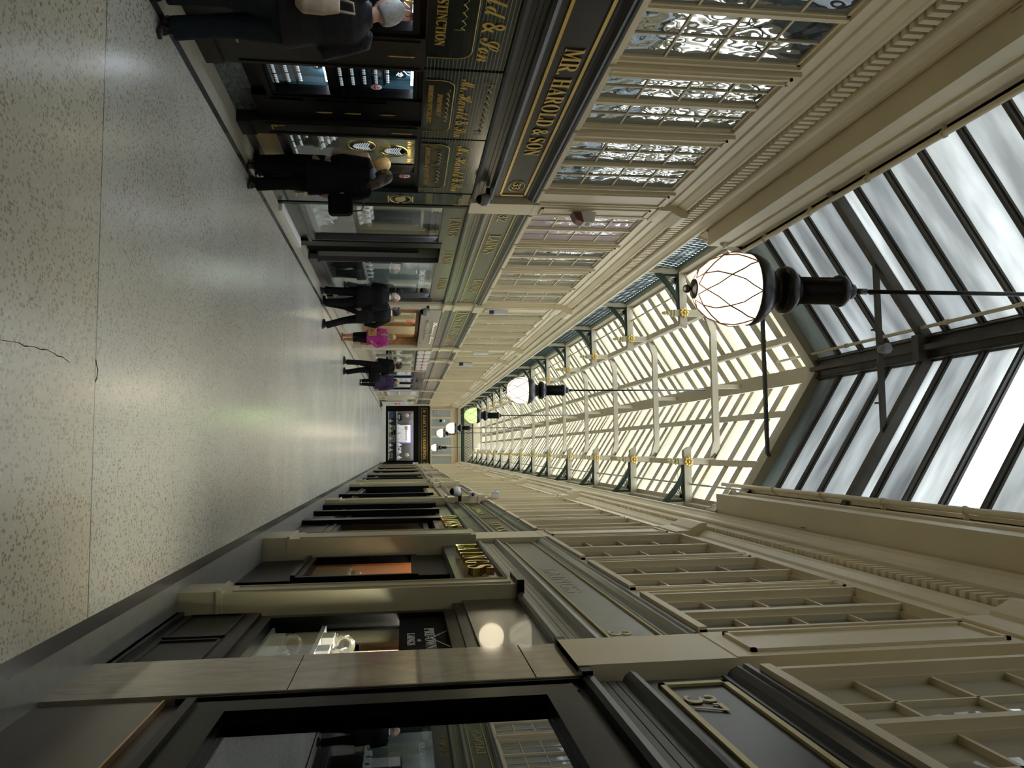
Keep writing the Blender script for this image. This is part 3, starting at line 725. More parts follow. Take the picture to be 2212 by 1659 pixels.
def bust(loc, s, lab, grp, mat='whitesat', ax='L', stone='diamond'):
    """necklace bust: foot, sloping neck form and a necklace"""
    x, y, z = loc; r = root('necklace_bust', lab, 'necklace bust', loc, grp)
    m = MB(); m.ell([(x,y,z,.05*s,.05*s),(x,y,z+.01*s,.05*s,.05*s),(x,y,z+.02*s,.018*s,.018*s),(x,y,z+.05*s,.018*s,.018*s),(x,y,z+.055*s,.03*s,.085*s),(x,y,z+.11*s,.032*s,.10*s),(x,y,z+.15*s,.028*s,.085*s),(x,y,z+.18*s,.02*s,.04*s),(x,y,z+.24*s,.018*s,.03*s),(x,y,z+.25*s,.012*s,.02*s)] if ax != 'E' else
                  [(x,y,z,.05*s,.05*s),(x,y,z+.01*s,.05*s,.05*s),(x,y,z+.02*s,.018*s,.018*s),(x,y,z+.05*s,.018*s,.018*s),(x,y,z+.055*s,.085*s,.03*s),(x,y,z+.11*s,.10*s,.032*s),(x,y,z+.15*s,.085*s,.028*s),(x,y,z+.18*s,.04*s,.02*s),(x,y,z+.24*s,.03*s,.018*s),(x,y,z+.25*s,.02*s,.012*s)], 14)
    m.obj('form', M[mat], r)
    g = MB(); dx = {'L': 1, 'R': -1}.get(ax, 0)
    pts = [( (x+dx*.034*s, y+.045*s*sin(t), z+.15*s-.055*s*cos(t*.9)) if dx else (x+.045*s*sin(t), y-.034*s, z+.15*s-.055*s*cos(t*.9)) ) for t in [k*pi/6-pi*.75 for k in range(10)]]
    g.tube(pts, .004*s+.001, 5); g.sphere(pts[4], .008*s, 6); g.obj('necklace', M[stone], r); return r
bust((XL-.34, 9.12, .775), .9, 'pale necklace bust at the near end of the necklace window', 'busts in the necklace window')
pc = root('price_card', 'printed cream card hanging high in the necklace window', 'card', (XL-.18, 9.2, 1.75))
m = MB(); fb(m, 'L', -.19, -.182, 9.1, 9.38, 1.78, 1.93); m.obj('sheet', M['paper_gold'], pc)
m = MB()
for k in range(5): fb(m, 'L', -.182, -.180, 9.13, 9.35-(k%2)*.06, 1.80+.025*k, 1.808+.025*k)
m.obj('printed_lines', M['charcoal2'], pc)
# ------------------------------------------------------------------ grey watch shop on the left
r = shop_sign('L', 11.66, 19.24, 'long grey green fascia numbered 32 with two pale gold words, on the left', mat='greygreen', border='palegold', inset=.04)
sgn('L', r, '32', 11.82, 12.16, 3.30, .16, 'palegold'); sgn('L', r, 'LAINGS', 12.98, 14.25, 3.30, .20, 'palegold'); sgn('L', r, 'LAINGS', 16.5, 17.85, 3.34, .20, 'palegold'); sgn('L', r, '31', 18.75, 19.05, 3.28, .12, 'palegold')
r = root('shop_sign', 'slate grey sign band repeating one word in bronze letters three times', 'sign', (XL, 15.4, 2.44))
m = MB(); fb(m, 'L', -.05, .02, 11.56, 19.28, 2.44, 2.78); fb(m, 'L', .02, .035, 11.56, 19.28, 2.44, 2.455); m.obj('band_board', M['slate'], r)
for a, b in ((12.2,13.25),(14.25,15.35),(16.6,17.75)): sgn('L', r, 'LAINGS', a, b, 2.60, .17, 'bronze', d=.02, depth=.006)
w_l1 = shop_window('L', 11.58, 13.66, .24, 2.44, 'grey framed shop window with white watch stands on the left', fw=.06, fmat='slate', depth=.48, back='charcoal2', riser='slate', lz=[2.415])
m = MB(); fb(m, 'L', -.46, -.08, 11.62, 13.62, .24, .38); m.obj('grey_plinth', M['grey'], w_l1)
m = MB(); fb(m, 'L', -.46, -.1, 11.75, 13.5, 1.05, 1.065); m.obj('glass_shelf', M['glass'], w_l1)
m = MB(); fb(m, 'L', 0, .16, 11.58, 13.7, 0, .05); m.obj('white_step', M['white'], w_l1)
m = MB(); fb(m, 'L', -.3, .05, 13.66, 13.98, 0, 2.44); fb(m, 'L', -.3, .0, 13.98, 14.12, 0, 2.44)
struct(m.obj(num('trim'), M['black']), 'black post between grey watch window and black door', 'post')
m = MB(); fb(m, 'L', -.22, -.14, 14.32, 15.12, .03, 2.06); d3 = m.obj('door_3', M['blackm']); struct(d3, 'tall black door leaf of the grey watch shop', 'door')
m = MB(); m.bar((XL-.10, 14.45, .85), (XL-.10, 14.45, 1.35), .025, .025); m.obj('door_handle', M['silver'], d3)
m = MB(); fb(m, 'L', -.2, -.19, 14.12, 15.15, 2.08, 2.44); m.obj('transom_pane', M['glass'], d3)
w_l2 = shop_window('L', 15.15, 18.74, .22, 2.44, 'wide glass watch window behind the two men in dark suits', fw=.05, fmat='slate', depth=.62, back='greyback', riser='slate', lz=[2.415])
m = MB(); fb(m, 'L', -.6, -.1, 15.25, 18.6, .92, .96); m.obj('watch_counter', M['charcoal2'], w_l2)
text('TAG HEUER', 'sans', w_l2, M['whitesat'], 16.05, 17.6, 2.16, .12, 'L', XL-.02, .002)
m = MB(); fb(m, 'L', -.2, .03, 18.74, 19.28, 0, 2.44); struct(m.obj(num('trim'), M['black']), 'black end mullion of the wide watch window', 'post')

def watch(m, g, c, s, side):
    """a wrist watch standing up: strap ring and case"""
    x, y, z = c
    m.tube([(x+.0*t, y+.026*s*cos(t*pi/7), z+.034*s+.034*s*sin(t*pi/7)) for t in range(15)], .007*s, 5, cap=False)
    g.lathe([(0,-.004*s),(.02*s,-.004*s),(.022*s,0),(.018*s,.006*s),(0,.006*s)], (x+side*.006*s, y, z+.055*s), 12, ax='X')
def watch_stand(loc, s, lab, grp, strap='whitesat', side=1):
    x, y, z = loc; r = root('watch_stand', lab, 'watch display', loc, grp)
    MB().poly([(x-side*.10*s, y-.05*s, z),(x+side*.02*s, y-.05*s, z),(x-side*.05*s, y-.05*s, z+.15*s),(x-side*.07*s, y-.05*s, z+.15*s)], (0,.10*s,0)).obj('wedge', M['whitesat'], r)
    m, g = MB(), MB(); watch(m, g, (x, y, z+.03*s), s*1.3, side); m.obj('strap', M[strap], r); g.obj('watch_case', M['silver'], r); return r
pw = None
for i, (y, z, dx) in enumerate([(12.1,.381,-.16),(12.3,.381,-.24),(12.5,.381,-.16),(12.7,.381,-.26),(12.92,.381,-.18),(13.15,.381,-.15),(13.4,.381,-.2)]):
    lab = f'white wedge stand with silver watch on the low grey plinth, {ORD[i]} from the near end'
    if pw is None: pw = watch_stand((XL+dx, y, z), 1.95, lab, 'watch stands on the low grey plinth')
    else: dup(pw, (XL+dx, y, z), label=lab)
pw = None
for i, y in enumerate((12.0, 12.25, 12.48, 12.72, 13.0, 13.3)):
    lab = f'white wedge stand with silver watch on the shelf above the grey plinth, {ORD[i]} along'
    if pw is None: pw = watch_stand((XL-.2, y, 1.067), 1.5, lab, 'watch stands on the glass shelf')
    else: dup(pw, (XL-.2, y, 1.067), label=lab)
fl_ = root('dried_flower_arrangement', 'gilded dried flower arrangement high in the grey framed window', 'decoration', (XL-.40, 11.85, 1.067))
m = MB(); m.ell([(XL-.40,11.85,1.8,.03,.03),(XL-.40,11.85,1.86,.05,.05),(XL-.40,11.85,1.98,.035,.035)]); m.bar((XL-.40,11.85,1.067),(XL-.40,11.85,1.8),.02,.02); m.obj('vase', M['brass'], fl_)
m = MB(); random.seed(3)
for k in range(26):
    a, b = random.uniform(0,6.28), random.uniform(.1,.3); e = (XL-.40+.3*b*cos(a), 11.85+.7*b*sin(a), 2.0+random.uniform(.02,.22)); m.tube([(XL-.40,11.85,1.97), e], .004, 4); m.sphere(e, .014, 6)
m.obj('sprays', M['palegold'], fl_)
pw = None
for k in range(14):
    loc = (XL-.22-.12*(k % 2), 15.5+.2*k, .962)
    lab = f'small watch stand on the counter of the wide watch window, {ORD[k]} from the near end'
    if pw is None: pw = watch_stand(loc, 1.0, lab, 'watch stands on the long counter', 'plum')
    else: dup(pw, loc, label=lab)
for k,(y,lab) in enumerate(((16.6,'upright framed watch picture nearer in the wide watch window'),(18.0,'upright framed watch picture farther in the wide watch window'))):
    r = root('picture_frame', lab, 'picture', (XL-.56, y, .96)); m = MB(); fb(m, 'L', -.58, -.54, y-.3, y+.3, .96, 1.75); m.obj('frame', M['charcoal'], r); m = MB(); fb(m, 'L', -.54, -.535, y-.26, y+.26, 1.02, 1.71); m.obj('print', M['card'], r)

# ------------------------------------------------------------------ beige jeweller with the script sign
def front(side, y0, y1, lab): pass
r = root('shop_sign', 'beige shop sign board with silver script lettering on the left', 'sign', (XL, 24, 2.24))
m = MB(); fb(m, 'L', -.05, .10, 20.06, 27.56, 2.24, 2.735); m.obj('board', M['beige'], r)
sgn('L', r, 'Sweeny Moore', 21.8, 26.4, 2.62, .17, 'silver', 'script', d=.10, depth=.02); sgn('L', r, 'Gallery House', 21.6, 25.6, 2.42, .13, 'silver', 'script', d=.10, depth=.02); sgn('L', r, 'Ltd', 26.0, 26.5, 2.32, .06, 'silver', 'script', d=.10, depth=.02)
r = shop_sign('L', 20.05, 27.55, 'grey fascia with tall pale gold outline capitals over the beige script sign', mat='charcoal2', border='palegold', inset=.06)
sgn('L', r, 'INSTLINE', 20.5, 24.6, 3.30, .24, 'palegold'); sgn('L', r, 'DIA DER', 24.9, 26.2, 3.22, .13, 'gold'); sgn('L', r, '29', 26.7, 27.2, 3.20, .12, 'palegold')
w_s = shop_window('L', 20.15, 27.45, .55, 2.22, 'wood framed window of the beige jeweller behind the woman in magenta', fw=.09, fmat='wood', depth=.8, back='creamback', light='stripw', riser='white', d=-.28)
m = MB()
for y in (22.4, 24.9): fb(m, 'L', -.34, -.24, y-.05, y+.05, .6, 2.2)
m.obj('mullion', M['wood'], w_s)
m = MB(); fb(m, 'L', -.5, -.1, 20.2, 21.9, .25, .32); m.obj('wooden_ledge', M['wood'], w_s)
m = MB(); fb(m, 'L', -1.0, -.4, 20.3, 27.3, 1.25, 1.27); m.obj('glass_shelf', M['glass'], w_s)
m = MB(); fb(m, 'L', -.28, 0, 27.45, 27.56, .3, 2.22); fb(m, 'L', -.28, 0, 20.06, 20.15, .3, 2.22); m.obj('wood_reveal', M['wood'], w_s)
m = MB(); fb(m, 'L', -.15, .06, 20.06, 27.5, 0, .06); m.obj('step', M['margin'], w_s)
def gift(loc, sx, sy, sz, mat, lab, grp, lid=None):
    x, y, z = loc; r = root('gift_box', lab, 'box', loc, grp)
    MB().box(x-sx/2,x+sx/2,y-sy/2,y+sy/2,z,z+sz).obj('carton', M[mat], r, bevel=.004); MB().box(x-sx/2-.005,x+sx/2+.005,y-sy/2-.005,y+sy/2+.005,z+sz,z+sz*1.25).obj('lid', M[lid or mat], r); return r
gift((XL-.55, 24.1, .55), .2, .32, .14, 'blueink', 'bright blue box low in the wood framed window', None)
gift((XL-.6, 26.1, .55), .25, .3, .2, 'white', 'white box low at the far side of the wood framed window', None)
for k,(y,mt,lab) in enumerate(((21.2,'pinkcard','pink tall bust stand nearest in the wood framed window'),(23.1,'white','white tall bust stand in the middle of the wood framed window'),(26.5,'whitesat','white tall bust stand farthest in the wood framed window'))):
    bust((XL-.6, y, 1.27), 2.2, lab, None, mt)
for k,(y,z,w,h,mt,lab) in enumerate(((21.9,1.5,.9,.5,'paper_gold','gold picture panel in the wood framed window'),(25.6,1.45,.5,.35,'card','white notice beside the head of the woman in magenta'),(25.4,1.85,.7,.22,'redink','red and orange flower print high in the wood framed window'))):
    r = root('window_card', lab, 'card', (XL-.45, y, z)); m = MB(); fb(m, 'L', -.46, -.45, y-w/2, y+w/2, z, z+h); m.obj('sheet', M[mt], r)
    m = MB(); fb(m, 'L', -.45, -.447, y-w*.3, y+w*.3, z+h*.3, z+h*.4); fb(m, 'L', -.45, -.447, y-w*.2, y+w*.3, z+h*.55, z+h*.68); m.obj('print', M['charcoal2'], r)
pb = None
for k in range(10):
    loc = (XL-.5-.1*(k%2), 20.6+.66*k, .57); lab = f'small jewel stand on the floor of the wood framed window, {ORD[k]} from the near end'
    pb = bust(loc, .8, lab, 'small jewel stands in the wood framed window', 'wood', stone='brass') if pb is None else dup(pb, loc, label=lab) and pb

# ------------------------------------------------------------------ hexagon sign shop, dark shop, white shop
r = root('shop_sign', 'sign panel patterned with white hexagons and red diamonds', 'sign', (XL, 32.2, 2.26))
m = MB(); fb(m, 'L', -.05, .08, 28.45, 35.9, 2.24, 2.735); m.obj('board', M['dgreen'], r)
m = MB(); q = MB()
for k in range(6):
    for j in (0, 1):
        y = 29.1+1.2*k; z = 2.39+.26*j; x = XL+.082
        m.poly([(x,y-.52,z-.075),(x,y-.3,z-.12),(x,y+.3,z-.12),(x,y+.52,z-.075),(x,y+.52,z+.075),(x,y+.3,z+.12),(x,y-.3,z+.12),(x,y-.52,z+.075)], (.01,0,0))
    y = 29.7+1.2*k; q.poly([(x,y,2.40),(x,y+.22,2.52),(x,y,2.64),(x,y-.22,2.52)], (.014,0,0))
m.obj('hexagons', M['white'], r); q.obj('diamonds', M['redink'], r)
for a,b,lab in ((28.4,31.4,'grey fascia over the near end of the hexagon sign'),(32.1,39.85,'grey fascia with pale gilt border beyond the hexagon sign'),(40.6,47.75,'grey fascia with pale gilt border over the dark shop'),(48.5,55.35,'grey fascia over the white latticed shopfront'),(56.05,62.5,'last grey fascia on the left')):
    r = shop_sign('L', a, b, lab, mat='charcoal2', border='palegold', inset=.1)
w_h = shop_window('L', 28.45, 35.9, .62, 2.22, 'gold trimmed window under the hexagon sign', fw=.07, fmat='beige', depth=.8, back='greyback', light='stripw', riser='cream2')
m = MB(); fb(m, 'L', -.03, .03, 30.9, 31.0, .66, 2.2); fb(m, 'L', -.03, .03, 33.4, 33.5, .66, 2.2); m.obj('mullion', M['beige'], w_h)
m = MB(); fb(m, 'L', -.75, -.1, 28.6, 35.8, 1.28, 1.31); m.obj('shelf', M['beige'], w_h)
pb = None
for k in range(9):
    loc = (XL-.3-.15*(k%2), 29.0+.75*k, 1.31); lab = f'white necklace bust on the shelf under the hexagon sign, {ORD[k]} from the near end'
    pb = bust(loc, 1.6, lab, 'busts on the shelf under the hexagon sign') if pb is None else dup(pb, loc, label=lab) and pb
pb = None
for k in range(8):
    loc = (XL-.3-.15*(k%2), 29.2+.8*k, .62); lab = f'gilt necklace bust low in the window under the hexagon sign, {ORD[k]} from the near end'
    pb = bust(loc, 1.6, lab, 'gilt busts under the hexagon sign', 'palegold', stone='brass') if pb is None else dup(pb, loc, label=lab) and pb
m = MB(); fb(m, 'L', -.1, .1, 35.9, 36.15, 0, 2.8); struct(m.obj(num('trim'), M['cream2']), 'narrow cream post before the dark shop', 'post')
r = root('shop_sign', 'charcoal sign band with raised silver letters over the dark shop', 'sign', (XL, 42, 2.3))
m = MB(); fb(m, 'L', -.05, .07, 36.15, 47.8, 2.24, 2.735); m.obj('board', M['charcoal2'], r)
sgn('L', r, 'JEWELLERY', 37.6, 43.2, 2.62, .16, 'silver', d=.07, depth=.03); sgn('L', r, 'LUXE', 39.0, 42.0, 2.42, .11, 'silver', d=.07, depth=.03); sgn('L', r, 'JT', 45.2, 46.6, 2.5, .22, 'silver', d=.07, depth=.03)
for a,b,lab in ((36.2,40.0,'dark shop window behind the carrier of the black bag'),(40.1,43.9,'dark shop window in the middle of the dark shop'),(44.0,47.75,'dark shop window farthest in the dark shop')):
    w = shop_window('L', a, b, .3, 2.22, lab, fw=.09, fmat='charcoal', depth=.7, back='charcoal2', light='strip', riser='charcoal')
    m = MB(); fb(m, 'L', 0, .06, b-.05, b+.05, .3, 2.22); m.obj('silver_post', M['white'], w)
w = shop_window('L', 48.5, 52.6, .75, 2.75, 'white latticed shop window on the left', fw=.1, fmat='white', depth=.7, back='charcoal2', light='strip', riser='cream2')
m = MB()
for k in range(1, 5): y = 48.5+4.1*k/5; fb(m, 'L', -.02, .03, y-.06, y+.06, .8, 2.7)
for z in (1.45, 2.2): fb(m, 'L', -.02, .035, 48.6, 52.5, z-.04, z+.04)
m.obj('lattice', M['white'], w)
m = MB(); fb(m, 'L', .0, .02, 49.0, 52.2, .25, .3); fb(m, 'L', 0, .02, 49, 52.2, .55, .6); m.obj('riser_moulding', M['charcoal2'], w)
pb = None
for k in range(5):
    loc = (XL-.3, 48.95+.8*k, .76); lab = f'white necklace bust in the white latticed window, {ORD[k]} from the near end'
    pb = bust(loc, 1.8, lab, 'busts in the white latticed window') if pb is None else dup(pb, loc, label=lab) and pb
m = MB(); fb(m, 'L', -.1, .1, 52.6, 53.1, 0, 2.76); struct(m.obj(num('trim'), M['cream2']), 'cream post beyond the white latticed window', 'post')
w = shop_window('L', 53.1, 62.5, .5, 2.7, 'last shop window on the left with white banner', fw=.1, fmat='cream2', depth=.7, back='creamback', light='strip', riser='cream2')
r = root('banner', 'tall white banner with red emblem near the end of the left wall', 'banner', (XL+.15, 60.5, .0))
m = MB(); fb(m, 'L', .12, .16, 58.0, 62.2, .15, 2.0); m.obj('cloth', M['white'], r)
m = MB(); m.poly([(XL+.165, 59.2, 1.2),(XL+.165, 60.2, 1.35),(XL+.165, 61.2, 1.2),(XL+.165, 60.2, .98)], (.01,0,0)); fb(m,'L',.16,.17,59.0,61.4,1.38,1.46); m.obj('red_emblem', M['redink'], r)
m = MB(); m.bar((XL+.14, 60.1, 0), (XL+.14, 60.1, .16), .5, .3); m.obj('base', M['charcoal2'], r)

# ------------------------------------------------------------------ right wall, ground floor
r = root(num('trim'), 'polished beige marble pier with black edges on the right', 'pier', (1.24, 4.7, 0), None, 'structure')
MB().box(1.225, 1.7, 4.335, 5.05, 0, 2.74).obj('marble_facing', M['stone'], r)
m = MB().box(1.232, 1.7, 4.30, 4.335, .66, 2.74); m.obj('black_return', M['black'], r)
m = MB(); m.box(1.19, 1.7, 4.28, 5.08, 2.74, 2.80); m.obj('cap', M['black'], r)
m = MB(); m.box(1.2235, 1.226, 4.335, 5.05, 2.498, 2.504); m.box(1.2235, 1.226, 4.335, 5.05, 1.198, 1.202); m.obj('joint', M['blackm'], r)
r = shop_sign('R', -4, 4.26, 'charcoal fascia numbered 37 at the bottom of the picture', mat='charcoal', border='palegold', inset=.1, bw=.03)
sgn('R', r, '37', 3.70, 3.95, 3.25, .155, 'palegold', depth=.004)
w37 = shop_window('R', -2.5, 4.16, .80, 2.66, 'large dark shop window full of reflections under fascia 37', fw=.16, fmat='black', depth=.9, back='charcoal2', light=None, riser=None, d=.05, glass='darkglass')
m = MB(); fb(m, 'R', -.1, .06, -2.5, 4.30, 0, .60); m.obj('granite_riser', M['granite'], w37)
m = MB(); fb(m, 'R', -.1, .065, -2.5, 4.30, .60, .612); m.obj('copper_edge', M['bronze'], w37)
m = MB(); fb(m, 'R', -.1, .035, -2.5, 4.30, .612, .70); fb(m, 'R', -.1, .02, -2.5, 4.3, .70, .80); m.obj('black_sill', M['charcoal'], w37)
m = MB(); fb(m, 'R', -.8, -.15, -2.3, 3.4, .80, 1.25); m.obj('grey_display_plinth', M['grey'], w37)
m = MB(); fb(m, 'R', -.05, .05, 4.16, 4.30, .8, 2.7); fb(m, 'R', -.1, .04, -2.5, 4.3, 2.66, 2.76); m.obj('black_surround', M['black'], w37)

r = shop_sign('R', 5.02, 10.66, 'blank grey fascia numbered 38 on the right', mat='greygreen', border='palegold', inset=.01, bw=.016)
sgn('R', r, '38', 5.12, 5.42, 3.24, .15, 'palegold', d=.051, depth=.003)
sgn('R', r, 'LAINGS', 6.9, 8.3, 3.27, .14, 'slate', d=.0505, depth=.002)
# pre-owned window
r = root('sign_board', 'plain dark board reflecting lamplight beside the marble pier', 'board', (XR, 5.8, 2.28))
m = MB(); fb(m, 'R', -.1, .04, 5.05, 6.8, 2.28, 2.74); m.obj('panel', pmat('satin_black_board', (.03,.026,.02), .28, coat=.3), r)
wp = shop_window('R', 5.06, 6.62, .68, 2.20, 'black framed window of second hand watches beyond the marble pier', fw=.09, fmat='black', depth=.6, back='creamback', light='stripwarm2', riser=None, d=-.03, lz=[1.80])
m = MB(); fb(m, 'R', -.12, .0, 5.05, 6.79, 0, .62); fb(m, 'R', 0, .03, 5.05, 6.79, 0, .06)
for a,b in ((5.1,5.88),(5.96,6.74)):
    fb(m, 'R', 0, .012, a, b, .12, .14); fb(m, 'R', 0, .012, a, b, .52, .54); fb(m, 'R', 0, .012, a, a+.02, .12, .54); fb(m, 'R', 0, .012, b-.02, b, .12, .54)
m.obj('panelled_riser', M['charcoal'], wp)
m = MB(); fb(m, 'R', -.055, -.035, 5.1, 6.55, 1.76, 2.18); m.obj('black_header', M['blackm'], wp)
m = MB(); fb(m, 'R', -.3, -.06, 6.62, 6.79, 0, 2.2); m.obj('far_jamb', M['blackm'], wp)
m = MB(); fb(m, 'R', -.03, .02, 5.05, 6.79, 2.2, 2.29); m.obj('head_moulding', M['charcoal'], wp)
text('PRE-OWNED', 'serif', wp, M['text_grey'], -6.12, -5.32, 1.98, .075, 'R', XR+.034, .003); text('at', 'serif', wp, M['text_grey'], -5.78, -5.72, 1.905, .03, 'R', XR+.034, .003); text('LAINGS', 'serif', wp, M['text_grey'], -5.98, -5.62, 1.845, .055, 'R', XR+.034, .003)
m = MB(); m.bar((XR+.032,5.80,1.985),(XR+.032,6.05,2.13),.004,.008); m.bar((XR+.032,5.80,1.985),(XR+.032,5.42,2.16),.004,.006); m.sphere((XR+.032,5.80,1.985),.012,6); m.obj('watch_hands', M['text_grey'], wp)
m = MB(); fb(m, 'R', -.6, -.07, 5.1, 6.55, 1.16, 1.19); fb(m, 'R', -.6, -.07, 5.1, 6.55, .78, .80); m.obj('white_shelf', M['white'], wp)
def watch_cuff(loc, s, lab, grp, mat='whitesat'):
    x, y, z = loc; r = root('watch_cuff', lab, 'watch display', loc, grp)
    MB().box(x-.04*s, x+.04*s, y-.05*s, y+.05*s, z, z+.05*s).obj('block', M[mat], r, bevel=.004)
    m = MB(); m.tube([(x+.035*s*cos(t*pi/8), y, z+.085*s+.035*s*sin(t*pi/8)) for t in range(17)], (.010*s), 6, cap=False); m.obj('bracelet', M['silver'], r)
    g = MB(); g.lathe([(0,-.005*s),(.021*s,-.005*s),(.023*s,0),(.019*s,.006*s),(0,.006*s)], (x-.036*s, y, z+.088*s), 14, ax='X'); g.obj('watch_case', M['silver'], r); return r
pw = None
for k, (y, q) in enumerate(((5.45,.15),(5.65,.2),(5.85,.15),(6.05,.2),(6.24,.15),(6.43,.2))):
    loc = (XR+q, y, 1.19); lab = f'steel watch on white block, upper shelf of second hand watch window, {ORD[k]} from the pier'
    pw = watch_cuff(loc, 1.8, lab, 'watches on the upper shelf of the second hand window') if pw is None else dup(pw, loc, label=lab) and pw
pw = None
for k, (y, q) in enumerate(((5.4,.16),(5.6,.2),(5.8,.15),(6.38,.17))):
    loc = (XR+q, y, .80); lab = f'steel watch on white block, lower shelf of second hand watch window, {ORD[k]} from the pier'
    pw = watch_cuff(loc, 1.8, lab, 'watches on the lower shelf of the second hand window') if pw is None else dup(pw, loc, label=lab) and pw
r = root('watch_box', 'open white watch box with red lining on the lower shelf', 'box', (XR+.18, 6.06, .80))
MB().box(XR+.12,XR+.28,5.98,6.16,.80,.88).obj('tray', M['white'], r, bevel=.006)
m = MB(); m.poly([(XR+.28,5.98,.88),(XR+.36,5.98,1.05),(XR+.34,5.98,1.06),(XR+.26,5.98,.89)], (0,.18,0)); m.obj('lid', M['white'], r)
m = MB(); m.poly([(XR+.26,6.0,.895),(XR+.335,6.0,1.05),(XR+.33,6.0,1.052),(XR+.255,6.0,.9)], (0,.14,0)); m.obj('red_lining', M['redwatch'], r)
# slim putty pilaster
r = root(num('trim'), 'slim putty pilaster just beyond the second hand watch window', 'pilaster', (1.2, 7.0, 0), None, 'structure')
m = MB(); m.box(1.12, 1.55, 6.77, 7.2, 0, .30); m.box(1.105, 1.55, 6.755, 7.215, .30, .325); m.box(1.115,1.55,6.765,7.205,.325,.345); m.obj('plinth', M['putty'], r)
m = MB(); m.box(1.14, 1.55, 6.79, 7.18, .34, 2.74); m.box(1.128,1.14,6.86,6.875,.42,2.7); m.box(1.128,1.14,7.09,7.105,.42,2.7); m.box(1.128,1.14,6.86,7.105,.405,.42); m.obj('shaft', M['putty'], r)
m = MB(); m.box(1.10, 1.6, 6.75, 7.22, 2.74, 2.80); m.obj('cap', M['black'], r)
# raised letter board
def letter_board(y0, y1, a, b, lab, zc=2.54):
    r = root('raised_letter_sign', lab, 'shop sign', (XR, (y0+y1)/2, 2.3), 'raised brass letter signs')
    m = MB(); fb(m, 'R', -.1, .03, y0, y1, 2.30, 2.74); m.obj('board', M['charcoal2'], r)
    n = 6; w = (b-a)/n
    for k, c in enumerate('LAINGS'):
        ww = w*(.3 if c == 'I' else .66); yc = b-w*(k+.5)
        text(c, 'serif', r, M['brass'], -(yc+ww/2), -(yc-ww/2), zc, .25, 'R', XR-.075, .075, name='letter')
        
    return r
letter_board(7.2, 10.68, 7.75, 9.9, 'black board with six raised brass letters, nearest on the right')
m = MB(); fb(m, 'R', -.35, -.14, 7.2, 9.0, 0, 2.30)
for a,b in ((7.25,8.0),(8.1,8.9)):
    fb(m, 'R', -.14, -.125, a, b, .15, .17); fb(m, 'R', -.14, -.125, a, a+.02, .15, 2.1); fb(m, 'R', -.14, -.125, b-.02, b, .15, 2.1)
o = m.obj('door_4', M['black']); struct(o, 'black panelled door recess beyond the slim putty pilaster', 'door')
wb = shop_window('R', 9.0, 10.66, .62, 1.95, 'black framed window with jewellery photo and coral, before the larger pilaster', fw=.07, fmat='black', depth=.6, back='orange', light='stripw', riser='black', d=-.1)
m = MB(); fb(m, 'R', -.65, -.2, 9.05, 10.6, 1.10, 1.13); m.obj('shelf', M['white'], wb)
m = MB(); fb(m, 'R', -.15, -.08, 9.0, 10.66, 1.95, 2.30); m.obj('black_head', M['black'], wb)
r = root('photo_frame', 'white framed photo card with ribbon below the jewellery shelf', 'picture', (XR+.4, 10.1, .62)); m = MB().box(XR+.39,XR+.42,9.8,10.4,.66,1.02); m.obj('frame', M['white'], r); MB().box(XR+.385,XR+.39,9.87,10.33,.71,.97).obj('print', M['card'], r)
pw = None
for k in range(7):
    loc = (XR+.25+.06*(k%3), 9.3+.18*k, 1.13); lab = f'steel watch on a dark block beside the coral stones, {ORD[k]} from the near end'
    pw = watch_cuff(loc, 1.0, lab, 'watches on the shelf beside the coral', 'blackm') if pw is None else dup(pw, loc, label=lab) and pw
random.seed(5); pb = None
for k in range(9):
    loc = (XR+.50, 9.45+.125*k, 1.13); lab = f'rough coral coloured stone at the back of the jewellery shelf, {ORD[k]} from the near end'
    if pb is None:
        mm = MB(); mm.sphere((0,0,.05),(.05,.055,.07),9); mm.sphere((.015,.025,.10),(.03,.035,.05),8); mm.sphere((-.01,-.02,.11),(.03,.03,.045),8)
        pb = mm.obj('coral_stone', M['coral']); tag(pb, lab, 'stone', 'coral stones on the jewellery shelf'); pb.location = loc
    else: dup(pb, loc, rz=k*1.3, label=lab)

# second bay on the right
r = shop_sign('R', 11.52, 14.58, 'dark fascia panel with gilt capitals beyond the larger right pilaster', mat='charcoal', border='palegold', inset=.03, bw=.016)
sgn('R', r, 'LUXX', 12.1, 13.5, 3.28, .16, 'palegold')
r = shop_sign('R', 14.62, 18.66, 'dark fascia panel next before the wall cameras', mat='charcoal', border='palegold', inset=.03, bw=.016)
sgn('R', r, 'LINKS', 15.4, 17.2, 3.28, .14, 'palegold')
letter_board(11.55, 14.55, 12.1, 14.1, 'black board with six raised brass letters, farther along the right')
w = shop_window('R', 11.6, 14.5, .62, 2.2, 'dark window with orange interior under the farther raised letters', fw=.08, fmat='charcoal', depth=.6, back='orange', light='stripw', riser=None, d=-.04)
m = MB(); fb(m, 'R', -.1, 0, 11.5, 14.55, 0, .57)
for a,b in ((11.7,13.0),(13.1,14.4)):
    fb(m, 'R', 0, .012, a, b, .12, .14); fb(m, 'R', 0, .012, a, b, .46, .48); fb(m, 'R', 0, .012, a, a+.03, .12, .48); fb(m, 'R', 0, .012, b-.03, b, .12, .48)
m.obj('panelled_riser', M['charcoal'], w)
m = MB(); fb(m, 'R', -.3, .08, 14.55, 14.95, 0, 2.74); struct(m.obj(num('trim'), M['black']), 'broad black post beside the farther raised letters', 'post')
w = shop_window('R', 14.95, 18.2, .5, 2.4, 'black shop window between broad black post and wall cameras', fw=.14, fmat='black', depth=.6, back='blackm', light='strip', riser='charcoal', d=-.05)
m = MB(); fb(m, 'R', .0, .1, 16.4, 16.65, 0, 2.5); m.obj('middle_post', M['black'], w)
